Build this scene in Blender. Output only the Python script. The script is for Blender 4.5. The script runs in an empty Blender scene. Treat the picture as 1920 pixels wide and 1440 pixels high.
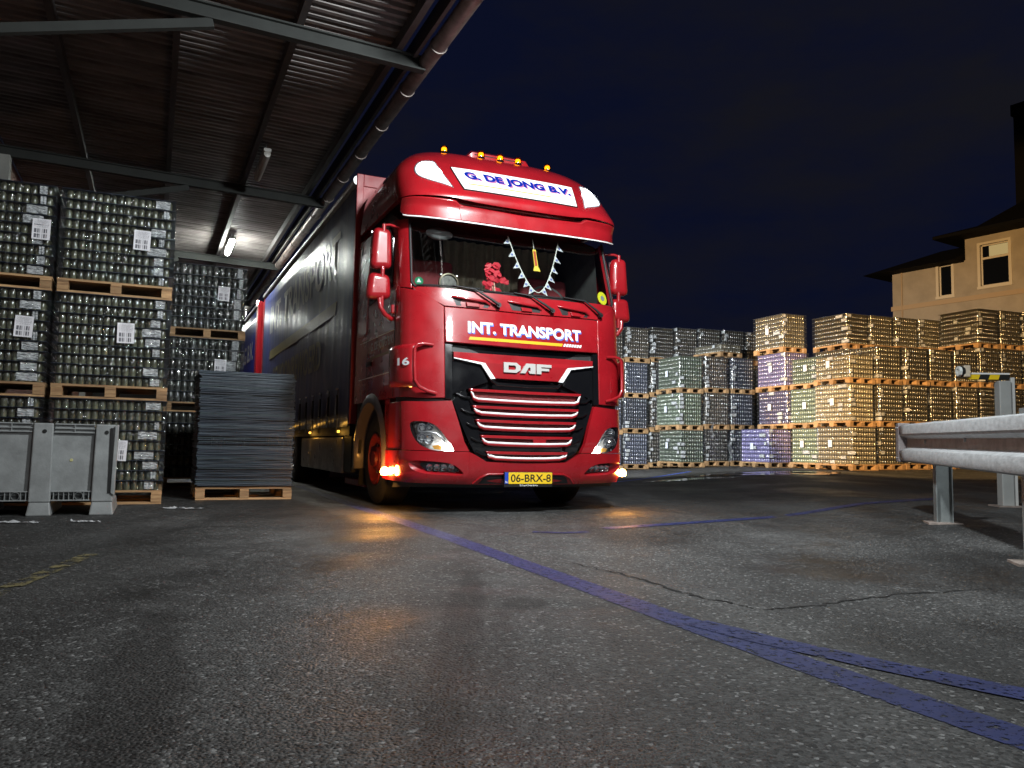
import bpy, bmesh, math, random
import numpy as np
from mathutils import Matrix, Vector, geometry
random.seed(7); np.random.seed(7)
R = math.radians
sc = bpy.context.scene
C = sc.collection

# ------------------------------------------------------------------ camera, sky, lights, exposure
CAM_H, PITCH, ROLL, FPX = .66, .0787, .0181, 1490.0
cd = bpy.data.cameras.new('camera'); cam = bpy.data.objects.new('camera', cd); C.objects.link(cam)
cd.sensor_width = 36; cd.lens = FPX / 1920 * 36; cd.clip_start = .05; cd.clip_end = 2000
fw = Vector((0, math.cos(PITCH), math.sin(PITCH))); rt = Vector((1, 0, 0)); up = rt.cross(fw)
r2 = rt * math.cos(ROLL) + up * math.sin(ROLL); u2 = up * math.cos(ROLL) - rt * math.sin(ROLL)
M = Matrix((r2, u2, -fw)).transposed().to_4x4(); M.translation = (0, 0, CAM_H); cam.matrix_world = M
sc.camera = cam
sc.view_settings.view_transform = 'Standard'; sc.view_settings.look = 'None'
sc.view_settings.exposure = 0; sc.view_settings.gamma = 1
sc.render.engine = 'CYCLES'
sc.cycles.use_denoising = True
sc.cycles.max_bounces = 8; sc.cycles.transparent_max_bounces = 24; sc.cycles.sample_clamp_indirect = 4
sc.cycles.blur_glossy = .5

w = bpy.data.worlds.new('World'); sc.world = w; w.use_nodes = True
nt = w.node_tree; nt.nodes.clear()
wo = nt.nodes.new('ShaderNodeOutputWorld'); bg = nt.nodes.new('ShaderNodeBackground')
tc = nt.nodes.new('ShaderNodeTexCoord'); mp = nt.nodes.new('ShaderNodeMapping'); mp.inputs['Scale'].default_value = (1.6, 1.6, 4.5)
nz = nt.nodes.new('ShaderNodeTexNoise'); nz.inputs['Scale'].default_value = 1.7; nz.inputs['Detail'].default_value = 6; nz.inputs['Roughness'].default_value = .6
rp = nt.nodes.new('ShaderNodeValToRGB')
rp.color_ramp.elements[0].position = .38; rp.color_ramp.elements[0].color = (.0032, .0047, .0165, 1)
rp.color_ramp.elements[1].position = .66; rp.color_ramp.elements[1].color = (.0072, .0073, .0108, 1)
nt.links.new(tc.outputs['Generated'], mp.inputs[0]); nt.links.new(mp.outputs[0], nz.inputs[0]); nt.links.new(nz.outputs[0], rp.inputs[0])
nt.links.new(rp.outputs[0], bg.inputs[0]); nt.links.new(bg.outputs[0], wo.inputs[0]); bg.inputs[1].default_value = 1.0

# lamp powers, one place to tune
P_FLOOD, P_TUBE, P_SODIUM, P_ADDED = 470, 230, 23000, 8000
COOL = (.92, .97, .98); WARM = (1.0, .60, .22)

# ------------------------------------------------------------------ ground height and truck frame
TX, TY, PSI = .166, 8.035, .4234
ct, st = math.cos(PSI), math.sin(PSI)
def sstep(a, b, x):
    t = min(1, max(0, (x - a) / (b - a))); return t * t * (3 - 2 * t)
def ground_z(x, y):
    b = sstep(7, 19, y) * sstep(.5, 5.5, x - .1 * (y - 8))
    return .23 * b + .085 * sstep(2.6, 4.2, x) * (1 - sstep(7, 19, y)) + .022 * max(0, x - 8) * sstep(10, 19, y)
def T(x, y, z=0):            # truck frame -> world
    return Vector((TX + ct * x - st * y, TY + st * x + ct * y, z))

# ------------------------------------------------------------------ helpers
def link(o): C.objects.link(o); return o
def tag(o, label=None, cat=None, group=None, kind=None):
    if label: o['label'] = label
    if cat: o['category'] = cat
    if group: o['group'] = group
    if kind: o['kind'] = kind
    return o
def empty(name, loc, rz=0, label=None, cat=None, group=None):
    o = bpy.data.objects.new(name, None); o.empty_display_size = .1; o.location = loc; o.rotation_euler = (0, 0, rz)
    return tag(link(o), label, cat, group)

class MB:
    def __init__(s): s.v = []; s.f = []
    def add(s, v, f):
        n = len(s.v); s.v += [tuple(map(float, p)) for p in v]; s.f += [tuple(i + n for i in q) for q in f]; return s
    def box(s, x0, x1, y0, y1, z0, z1):
        return s.add([(x0,y0,z0),(x1,y0,z0),(x1,y1,z0),(x0,y1,z0),(x0,y0,z1),(x1,y0,z1),(x1,y1,z1),(x0,y1,z1)],
                     [(0,3,2,1),(4,5,6,7),(0,1,5,4),(1,2,6,5),(2,3,7,6),(3,0,4,7)])
    def hexa(s, p): # 8 corners: bottom loop ccw then top loop
        return s.add(p, [(0,3,2,1),(4,5,6,7),(0,1,5,4),(1,2,6,5),(2,3,7,6),(3,0,4,7)])
    def bar(s, a, b, wx, wz, upv=(0,0,1)):
        a = Vector(a); b = Vector(b); d = (b - a).normalized(); sd = d.cross(Vector(upv)).normalized(); u = sd.cross(d)
        c = [a + sd*i*wx/2 + u*j*wz/2 for i, j in ((-1,-1),(1,-1),(1,1),(-1,1))]; e = [p + (b - a) for p in c]
        return s.add(c + e, [(0,1,2,3),(7,6,5,4),(0,4,5,1),(1,5,6,2),(2,6,7,3),(3,7,4,0)])
    def tube(s, pts, r, n=8, cap=True):
        pts = [Vector(p) for p in pts]; m = len(pts); rr = r if isinstance(r, (list, tuple)) else [r] * m
        t0 = (pts[1] - pts[0]).normalized(); a = t0.orthogonal().normalized(); vs = []
        for i, p in enumerate(pts):
            t = (pts[min(i + 1, m - 1)] - pts[max(i - 1, 0)]).normalized()
            a = (a - t * a.dot(t)).normalized(); b = t.cross(a)
            vs += [p + (a * math.cos(2*math.pi*k/n) + b * math.sin(2*math.pi*k/n)) * rr[i] for k in range(n)]
        fs = [(i*n + k, i*n + (k+1) % n, (i+1)*n + (k+1) % n, (i+1)*n + k) for i in range(m-1) for k in range(n)]
        if cap: fs += [tuple(reversed(range(n))), tuple((m-1)*n + k for k in range(n))]
        return s.add(vs, fs)
    def lathe(s, prof, n=24, mat=Matrix.Identity(4)): # prof (r,z) about local z
        vs = []; m = len(prof)
        for r, z in prof: vs += [mat @ Vector((r*math.cos(2*math.pi*k/n), r*math.sin(2*math.pi*k/n), z)) for k in range(n)]
        fs = [(i*n + k, i*n + (k+1) % n, (i+1)*n + (k+1) % n, (i+1)*n + k) for i in range(m-1) for k in range(n)]
        return s.add(vs, fs)
    def prism(s, poly, fa, fb): # poly 2d ccw, fa/fb map (a,b)->3d ; fa front
        n = len(poly); va = [fa(*p) for p in poly]; vb = [fb(*p) for p in poly]
        tris = geometry.tessellate_polygon([[Vector((p[0], p[1], 0)) for p in poly]])
        fs = []
        for t in tris:
            a, b, c = [Vector(poly[i]) for i in t]
            if (b - a).cross(c - a) < 0: t = (t[0], t[2], t[1])
            fs.append(tuple(t)); fs.append(tuple(n + i for i in reversed(t)))
        fs += [(i, n + i, n + (i+1) % n, (i+1) % n) for i in range(n)]
        return s.add(va + vb, fs)
    def grid(s, P, flip=False): # P [nv][nu] points
        nv, nu = len(P), len(P[0]); vs = [p for row in P for p in row]
        fs = [(j*nu+i, j*nu+i+1, (j+1)*nu+i+1, (j+1)*nu+i) for j in range(nv-1) for i in range(nu-1)]
        if flip: fs = [tuple(reversed(q)) for q in fs]
        return s.add(vs, fs)
    def mesh(s, name, mat, smooth=None):
        me = bpy.data.meshes.new(name); me.from_pydata(s.v, [], s.f); me.validate()
        if mat: me.materials.append(mat)
        if smooth is not None:
            me.polygons.foreach_set('use_smooth', [True] * len(me.polygons)); me.set_sharp_from_angle(angle=R(smooth))
        me.update(); return me
    def build(s, name, mat, parent=None, smooth=None, bevel=0, seg=2, fixn=False):
        me = s.mesh(name, mat, smooth)
        if fixn:
            bm = bmesh.new(); bm.from_mesh(me); bmesh.ops.recalc_face_normals(bm, faces=bm.faces); bm.to_mesh(me); bm.free()
        return obj(name, me, parent, bevel, seg)
def obj(name, me, parent=None, bevel=0, seg=2):
    o = link(bpy.data.objects.new(name, me))
    if parent is not None: o.parent = parent
    if bevel:
        b = o.modifiers.new('bevel', 'BEVEL'); b.width = bevel; b.segments = seg; b.limit_method = 'ANGLE'; b.angle_limit = R(40); b.harden_normals = False
    return o
def copy_tree(o, parent=None):
    c = o.copy(); link(c); c.parent = parent
    for ch in o.children: copy_tree(ch, c)
    return c

# ------------------------------------------------------------------ materials
def col4(c): return (*c, 1) if len(c) == 3 else c
MATS = {}
def pm(name, col, rough=.5, metal=0, coat=0, spec=.5, emis=None, es=0, var=0, vscale=3, bump=0, bscale=60, rvar=0, coatr=.06, dirt=None, trans=0, alpha=1, bdist=.01, vstretch=None):
    m = bpy.data.materials.new(name); m.use_nodes = True; nt = m.node_tree; N = nt.nodes; L = nt.links
    b = N['Principled BSDF']; b.inputs['Base Color'].default_value = col4(col); b.inputs['Roughness'].default_value = rough
    b.inputs['Metallic'].default_value = metal; b.inputs['Coat Weight'].default_value = coat; b.inputs['Coat Roughness'].default_value = coatr
    b.inputs['Specular IOR Level'].default_value = spec
    if trans: b.inputs['Transmission Weight'].default_value = trans
    b.inputs['Alpha'].default_value = alpha
    if emis: b.inputs['Emission Color'].default_value = col4(emis); b.inputs['Emission Strength'].default_value = es
    if var or bump or rvar or dirt:
        t = N.new('ShaderNodeTexCoord'); mpn = N.new('ShaderNodeMapping'); L.new(t.outputs['Object'], mpn.inputs[0])
        if vstretch: mpn.inputs['Scale'].default_value = vstretch
        if var:
            n = N.new('ShaderNodeTexNoise'); n.inputs['Scale'].default_value = vscale; n.inputs['Detail'].default_value = 7; n.inputs['Roughness'].default_value = .62
            L.new(mpn.outputs[0], n.inputs[0])
            r = N.new('ShaderNodeValToRGB'); r.color_ramp.elements[0].position = .3; r.color_ramp.elements[1].position = .7
            d = dirt or tuple(x * (1 - var) for x in col[:3])
            r.color_ramp.elements[0].color = col4(d); r.color_ramp.elements[1].color = col4(tuple(min(1, x * (1 + var * .6)) for x in col[:3]))
            L.new(n.outputs[0], r.inputs[0]); L.new(r.outputs[0], b.inputs['Base Color'])
        if rvar:
            n = N.new('ShaderNodeTexNoise'); n.inputs['Scale'].default_value = vscale * 1.7; n.inputs['Detail'].default_value = 5
            L.new(mpn.outputs[0], n.inputs[0]); q = N.new('ShaderNodeMapRange'); q.inputs['From Min'].default_value = .3; q.inputs['From Max'].default_value = .7
            q.inputs['To Min'].default_value = max(.02, rough - rvar); q.inputs['To Max'].default_value = min(1, rough + rvar)
            L.new(n.outputs[0], q.inputs[0]); L.new(q.outputs[0], b.inputs['Roughness'])
        if bump:
            n = N.new('ShaderNodeTexNoise'); n.inputs['Scale'].default_value = bscale; n.inputs['Detail'].default_value = 4
            L.new(mpn.outputs[0], n.inputs[0]); k = N.new('ShaderNodeBump'); k.inputs['Strength'].default_value = bump; k.inputs['Distance'].default_value = bdist
            L.new(n.outputs[0], k.inputs['Height']); L.new(k.outputs[0], b.inputs['Normal'])
    MATS[name] = m; return m
def emit(name, col, strength):
    m = bpy.data.materials.new(name); m.use_nodes = True; nt = m.node_tree; nt.nodes.clear()
    o = nt.nodes.new('ShaderNodeOutputMaterial'); e = nt.nodes.new('ShaderNodeEmission'); e.inputs[0].default_value = col4(col); e.inputs[1].default_value = strength
    nt.links.new(e.outputs[0], o.inputs[0]); MATS[name] = m; return m
def glassy(name, tint, gloss=.12, rough=.03, bump=0, bscale=8, haze=0, hazecol=(.6,.65,.7)):
    """thin sheet: transparent tint with a clear reflection on top and a little milky haze"""
    m = bpy.data.materials.new(name); m.use_nodes = True; nt = m.node_tree; N = nt.nodes; L = nt.links; N.clear()
    o = N.new('ShaderNodeOutputMaterial'); t = N.new('ShaderNodeBsdfTransparent'); t.inputs[0].default_value = col4(tint)
    g = N.new('ShaderNodeBsdfGlossy'); g.inputs['Roughness'].default_value = rough
    f = N.new('ShaderNodeLayerWeight'); pw = N.new('ShaderNodeMath'); pw.operation = 'POWER'; pw.inputs[1].default_value = 4.5; L.new(f.outputs['Facing'], pw.inputs[0])
    a = N.new('ShaderNodeMath'); a.operation = 'MULTIPLY_ADD'; a.use_clamp = True; a.inputs[1].default_value = .8; a.inputs[2].default_value = gloss + .035; L.new(pw.outputs[0], a.inputs[0])
    x = N.new('ShaderNodeMixShader'); L.new(a.outputs[0], x.inputs[0]); L.new(t.outputs[0], x.inputs[1]); L.new(g.outputs[0], x.inputs[2])
    last = x
    if bump:
        tcn = N.new('ShaderNodeTexCoord'); n = N.new('ShaderNodeTexNoise'); n.inputs['Scale'].default_value = bscale; n.inputs['Detail'].default_value = 3; n.inputs['Distortion'].default_value = 1.2
        L.new(tcn.outputs['Object'], n.inputs[0]); k = N.new('ShaderNodeBump'); k.inputs['Strength'].default_value = bump; k.inputs['Distance'].default_value = .05
        L.new(n.outputs[0], k.inputs['Height']); L.new(k.outputs[0], g.inputs['Normal']); L.new(k.outputs[0], f.inputs['Normal'])
    if haze:
        d = N.new('ShaderNodeBsdfDiffuse'); d.inputs[0].default_value = col4(hazecol); y = N.new('ShaderNodeMixShader'); y.inputs[0].default_value = haze
        L.new(last.outputs[0], y.inputs[1]); L.new(d.outputs[0], y.inputs[2]); last = y
    L.new(last.outputs[0], o.inputs[0]); MATS[name] = m; return m

red = pm('red_paint', (.31, .008, .013), .30, coat=1, var=.22, vscale=2.6, rvar=.08, bump=.02, bscale=260)
red_dull = pm('red_headboard', (.30, .03, .035), .45, var=.25, vscale=4, rvar=.1)
blackg = pm('black_gloss', (.006, .006, .007), .14, coat=.5, rvar=.06, var=.2)
blackm = pm('black_plastic', (.012, .012, .013), .55, var=.3, vscale=9, bump=.1, bscale=220)
rubber = pm('rubber', (.014, .014, .014), .75, var=.35, vscale=12, bump=.25, bscale=90)
whitep = pm('white_trim', (.86, .86, .86), .25, coat=.4)
chrome = pm('brushed_silver', (.62, .62, .63), .28, metal=1, bump=.05, bscale=150)
steel = pm('steel', (.42, .43, .44), .42, metal=.8, var=.3, vscale=5, rvar=.12)
galv = pm('galvanised', (.50, .52, .53), .5, metal=0, var=.3, vscale=14, rvar=.12, bump=.18, bscale=45, vstretch=(1, 1, 2.2))
galv_rust = pm('galvanised_rust', (.30, .25, .22), .6, metal=.2, var=.45, vscale=7, bump=.2, bscale=50)
alu = pm('alu_box', (.36, .34, .31), .38, metal=.7, var=.35, vscale=4, rvar=.14)
lens = glassy('clear_lens', (.93, .95, .97), .05, .03)
screen = glassy('windscreen_glass', (.86, .90, .88), .07, .02)
sideglass = pm('side_glass', (.004, .005, .006), .05, coat=.3)
reflector = pm('reflector', (.8, .8, .82), .12, metal=1, bump=.5, bscale=30)
led = emit('led_white', (1, .96, .88), 45)
spotl = emit('spot_lamp_glow', (.93, .97, 1), 7)
amber = emit('amber_glow', (1, .44, .035), 4.0)
amber2 = emit('amber_side_glow', (1, .45, .08), 60)
amber_lens = pm('amber_lens', (.62, .30, .06), .2, coat=.5)
ambershell = glassy('amber_dome', (1, .6, .12), .06, .05)
signw = emit('lightbox_face', (1, 1, .98), 1.9)
signblue = emit('lightbox_blue', (.012, .05, .68), .8)
signpink = emit('lightbox_pink', (.9, .35, .72), .95)
signyel = emit('lightbox_yellow', (.9, .8, .3), 1.0)
signgrey = emit('lightbox_grey', (.16, .2, .34), 1.0)
decal_w = pm('decal_white', (.82, .83, .84), .35, var=.08, vscale=9)
decal_b = pm('decal_blue', (.10, .17, .62), .35)
decal_y = pm('decal_orange', (.86, .42, .02), .35)
silver = pm('silver_letters', (.50, .49, .47), .3, metal=.15, coat=.3)
plate_y = pm('plate_yellow', (.80, .52, .02), .4)
plate_b = pm('plate_blue', (.02, .06, .42), .4)
ink = pm('black_ink', (.008, .008, .008), .5)

# ================================================================== TRUCK
truck = empty('lorry', T(0, 0, 0), PSI, 'red curtain-sided lorry with lit roof sign, parked beside the canopy', 'lorry')
SA, SB, SN = 1.262, .46, 3.4
_t = np.linspace(0, np.pi/2, 3001); _x = np.sin(_t)**(2/SN)*SA; _y = SB*(1-np.cos(_t)**(2/SN))
_s = np.concatenate([[0], np.cumsum(np.hypot(np.diff(_x), np.diff(_y)))]); UC = float(_s[-1])
def _prof(rows, wdw):
    rows = np.array(rows, float); v = np.arange(rows[0,0]-.3, rows[-1,0]+.3, .005); k = int(wdw/.005)//2*2+1
    out = [v]
    for c in (1, 2, 3):
        a = np.interp(v, rows[:,0], rows[:,c])
        lo = v < rows[0,0]; hi = v > rows[-1,0]
        s0 = (rows[1,c]-rows[0,c])/(rows[1,0]-rows[0,0]); s1 = (rows[-1,c]-rows[-2,c])/(rows[-1,0]-rows[-2,0])
        a[lo] = rows[0,c]+s0*(v[lo]-rows[0,0]); a[hi] = rows[-1,c]+s1*(v[hi]-rows[-1,0])
        p = np.pad(a, k//2, mode='reflect', reflect_type='odd'); out.append(np.convolve(p, np.ones(k)/k, 'valid'))
    return np.array(out)
S1 = _prof([(.26,.10,.26,1.),(.34,.03,.34,1),(.5,0,.5,1),(.7,0,.7,1),(1.0,.02,1.0,1),(1.5,.05,1.5,1),(2.1,.10,2.1,1),(2.2,.12,2.2,1),(3.05,.38,3.05,.985)], .09)
S2 = _prof([(2.86,.20,2.86,1.),(3.05,.195,3.05,1.0),(3.11,.20,3.11,1.0),(3.16,.145,3.16,1.0),(3.2,.15,3.2,1.0),(3.3,.24,3.3,.995),(3.5,.41,3.51,.975),(3.62,.505,3.62,.95),(3.75,.61,3.735,.885),(3.9,.75,3.84,.80),(4.1,.96,3.93,.725),(4.4,1.3,3.985,.68),(5.2,2.2,4.0,.66)], .09)
def _raw(u, v, S):
    a = abs(u)
    if a < UC: X = float(np.interp(a, _s, _x)); Y = float(np.interp(a, _s, _y))
    else: X = SA; Y = SB + a - UC
    y, z, wd = (float(np.interp(v, S[0], S[i])) for i in (1, 2, 3))
    return Vector(((X if u >= 0 else -X) * wd, Y + y, z))
def sp(u, v, off=0, S=S1):
    p = _raw(u, v, S)
    if off:
        e = .012; n = (_raw(u+e, v, S) - _raw(u-e, v, S)).cross(_raw(u, v+e, S) - _raw(u, v-e, S)).normalized(); p = p + n * off
    return p
def resamp(pl, n):
    p = np.array(pl, float); d = np.concatenate([[0], np.cumsum(np.linalg.norm(np.diff(p, axis=0), axis=1))]); t = np.linspace(0, d[-1], n)
    return np.stack([np.interp(t, d, p[:,0]), np.interp(t, d, p[:,1])], 1)
def coons(b, t, nu, nv):
    b = resamp(b, nu); t = resamp(t, nu); return [[tuple(b[i]*(1-j/(nv-1)) + t[i]*(j/(nv-1))) for i in range(nu)] for j in range(nv)]
def panel_mb(G, off=0, thick=.02, S=S1, mb=None):
    mb = mb or MB(); nv, nu = len(G), len(G[0])
    top = [sp(*q, off, S) for row in G for q in row]; base = len(mb.v)
    loop = [(0,i) for i in range(nu)] + [(j,nu-1) for j in range(1,nv)] + [(nv-1,i) for i in range(nu-2,-1,-1)] + [(j,0) for j in range(nv-2,0,-1)]
    low = [sp(*G[j][i], off-thick, S) for j, i in loop]
    fs = [(j*nu+i, j*nu+i+1, (j+1)*nu+i+1, (j+1)*nu+i) for j in range(nv-1) for i in range(nu-1)]
    n0 = nu*nv; m = len(loop); lt = [j*nu+i for j, i in loop]
    fs += [(lt[k], n0+k, n0+(k+1)%m, lt[(k+1)%m]) for k in range(m)]
    return mb.add(top + low, fs)
def quad(b, t, off=0, thick=.02, S=S1, nu=16, nv=10, mb=None): return panel_mb(coons(b, t, nu, nv), off, thick, S, mb)
def _hit(poly, c, th):
    d = (math.cos(th), math.sin(th)); best = None
    for i in range(len(poly)):
        a, b = poly[i], poly[(i+1) % len(poly)]; e = (b[0]-a[0], b[1]-a[1]); den = d[0]*e[1]-d[1]*e[0]
        if abs(den) < 1e-12: continue
        w = (a[0]-c[0], a[1]-c[1]); t = (w[0]*e[1]-w[1]*e[0])/den; s = (w[0]*d[1]-w[1]*d[0])/den
        if t > 0 and -1e-9 <= s <= 1+1e-9 and (best is None or t > best): best = t
    return (c[0]+d[0]*best, c[1]+d[1]*best)
def ring(outer, inner, off=0, thick=.02, S=S1, rows=5, n=56, off_in=None, mb=None):
    mb = mb or MB(); c = (sum(p[0] for p in inner)/len(inner), sum(p[1] for p in inner)/len(inner))
    off_in = off if off_in is None else off_in
    ths = sorted(set([2*math.pi*k/n for k in range(n)] + [math.atan2(p[1]-c[1], p[0]-c[0]) % (2*math.pi) for p in list(outer)+list(inner)]))
    m = len(ths); O = [_hit(outer, c, t) for t in ths]; I = [_hit(inner, c, t) for t in ths]
    vs = []
    for r in range(rows+1):
        f = r/rows; vs += [sp(O[k][0]*(1-f)+I[k][0]*f, O[k][1]*(1-f)+I[k][1]*f, off*(1-f)+off_in*f, S) for k in range(m)]
    fs = [(r*m+k, r*m+(k+1)%m, (r+1)*m+(k+1)%m, (r+1)*m+k) for r in range(rows) for k in range(m)]
    a = len(vs); vs += [sp(*O[k], off-thick, S) for k in range(m)] + [sp(*I[k], off_in-thick, S) for k in range(m)]
    fs += [(k, a+k, a+(k+1)%m, (k+1)%m) for k in range(m)]
    fs += [(rows*m+k, rows*m+(k+1)%m, a+m+(k+1)%m, a+m+k) for k in range(m)]
    return mb.add(vs, fs)
def fill(poly, off=0, thick=.01, S=S1, mb=None, rings=5, n=48):
    """polygon patch that follows the surface: concentric rings to the centroid plus a rim"""
    mb = mb or MB(); c = (sum(p[0] for p in poly)/len(poly), sum(p[1] for p in poly)/len(poly))
    ths = sorted(set([2*math.pi*k/n for k in range(n)] + [math.atan2(p[1]-c[1], p[0]-c[0]) % (2*math.pi) for p in poly])); m = len(ths)
    O = [_hit(poly, c, t) for t in ths]; vs = []
    for r in range(rings):
        f = 1 - r/rings; vs += [sp(c[0]+(q[0]-c[0])*f, c[1]+(q[1]-c[1])*f, off, S) for q in O]
    vs.append(sp(*c, off, S)); fs = [(r*m+k, r*m+(k+1)%m, (r+1)*m+(k+1)%m, (r+1)*m+k) for r in range(rings-1) for k in range(m)]
    fs += [((rings-1)*m+k, (rings-1)*m+(k+1)%m, rings*m) for k in range(m)]
    a = len(vs); vs += [sp(*q, off-thick, S) for q in O]; fs += [(k, a+k, a+(k+1)%m, (k+1)%m) for k in range(m)]
    return mb.add(vs, fs)
def flatpoly(poly, off, thick=.003, S=S1, mb=None):
    mb = mb or MB(); return mb.prism(poly, lambda a, b: sp(a, b, off, S), lambda a, b: sp(a, b, off-thick, S))
def mir(p): return [(-a, b) for a, b in reversed(p)]
def smoothpoly(p, it=2):
    for _ in range(it):
        q = []
        for i in range(len(p)):
            a, b = p[i], p[(i+1) % len(p)]; q += [(a[0]*.75+b[0]*.25, a[1]*.75+b[1]*.25), (a[0]*.25+b[0]*.75, a[1]*.25+b[1]*.75)]
        p = q
    return p
def text(name, body, mat, box, fn, parent, bold=.02, shear=0, spacing=1, label=None):
    cu = bpy.data.curves.new('lettering_curve', 'FONT'); cu.body = body; cu.offset = bold; cu.shear = shear; cu.space_character = spacing; cu.resolution_u = 4; cu.fill_mode = 'FRONT'
    o = bpy.data.objects.new('lettering_curve', cu); link(o); bpy.context.view_layer.update()
    me = bpy.data.meshes.new_from_object(o.evaluated_get(bpy.context.evaluated_depsgraph_get())); bpy.data.objects.remove(o); bpy.data.curves.remove(cu)
    n = len(me.vertices); co = np.empty(n*3); me.vertices.foreach_get('co', co); co = co.reshape(-1, 3)
    lo, hi = co[:,:2].min(0), co[:,:2].max(0); x0, x1, y0, y1 = box
    for i, v in enumerate(me.vertices):
        a = x0 + (co[i,0]-lo[0])/(hi[0]-lo[0])*(x1-x0); b = y0 + (co[i,1]-lo[1])/(hi[1]-lo[1])*(y1-y0); v.co = fn(a, b)
    me.materials.clear(); me.materials.append(mat); me.update(); ob = obj(name, me, parent)
    if label: ob['label'] = label
    return ob

# ---- bumper with fog-lamp openings
FOG = smoothpoly([(.655,.372),(.70,.43),(.80,.492),(1.0,.508),(1.215,.515),(1.205,.45),(1.10,.392),(.86,.375)])
bump = MB()
quad([(-.62,.29),(0,.285),(.62,.29)], [(-.62,.60),(-.56,.572),(-.44,.507),(0,.497),(.44,.507),(.56,.572),(.62,.60)], .012, .05, nu=40, nv=7, mb=bump)
for sgn in (1, -1):
    O = [(.621,.29),(1.25,.305),(1.82,.315),(1.82,.60),(1.3,.605),(.621,.60)]; I = FOG
    if sgn < 0: O, I = mir(O), mir(I)
    ring(O, I, .012, .03, mb=bump, rows=5, n=64)
bump.build('bumper', red, truck, smooth=35)
low = MB(); quad([(-1.5,.235),(0,.225),(1.5,.235)], [(-1.5,.30),(0,.29),(1.5,.30)], -.03, .2, nu=40, nv=3, mb=low); low.build('lower_lip', blackm, truck, smooth=35)
slot = MB(); flatpoly([(-.50,.30),(.50,.30),(.46,.355),(.40,.38),(-.40,.38),(-.46,.355)], .016, .004, mb=slot); slot.build('bumper_slot', blackm, truck)
br = MB(); br.tube([sp(u, v, .016) for u, v in [(-.56,.30),(-.50,.355),(-.42,.388),(0,.392),(.42,.388),(.50,.355),(.56,.30)]], .011, 8); br.build('bumper_lip', red, truck, smooth=50)
for sgn in (1, -1):
    F = FOG if sgn > 0 else mir(FOG)
    sm = [(sgn*.93+(a-sgn*.93)*.74-sgn*.03, .443+(b-.443)*.70) for a, b in F]
    root = ring(F, sm, .012, .004, rows=4, off_in=-.06).build('fog_lamp', red, truck, smooth=40)
    fill(sm, -.055, .01).build('fog_backing', blackm, root)
    for k in range(4):
        cu_ = sgn*(.79 + .072*k); q = MB()
        q.lathe([(.0,-.02),(.02,-.018),(.034,0)], 14, Matrix.Translation(sp(cu_, .44, -.03)) @ Matrix.Rotation(R(90), 4, 'X')); q.build('fog_reflector', reflector, root, smooth=60)
    fill([(sgn*.88+(a-sgn*.88)*.97, b) for a, b in sm], -.018, .004).build('fog_lens', lens, root, smooth=60)

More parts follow.
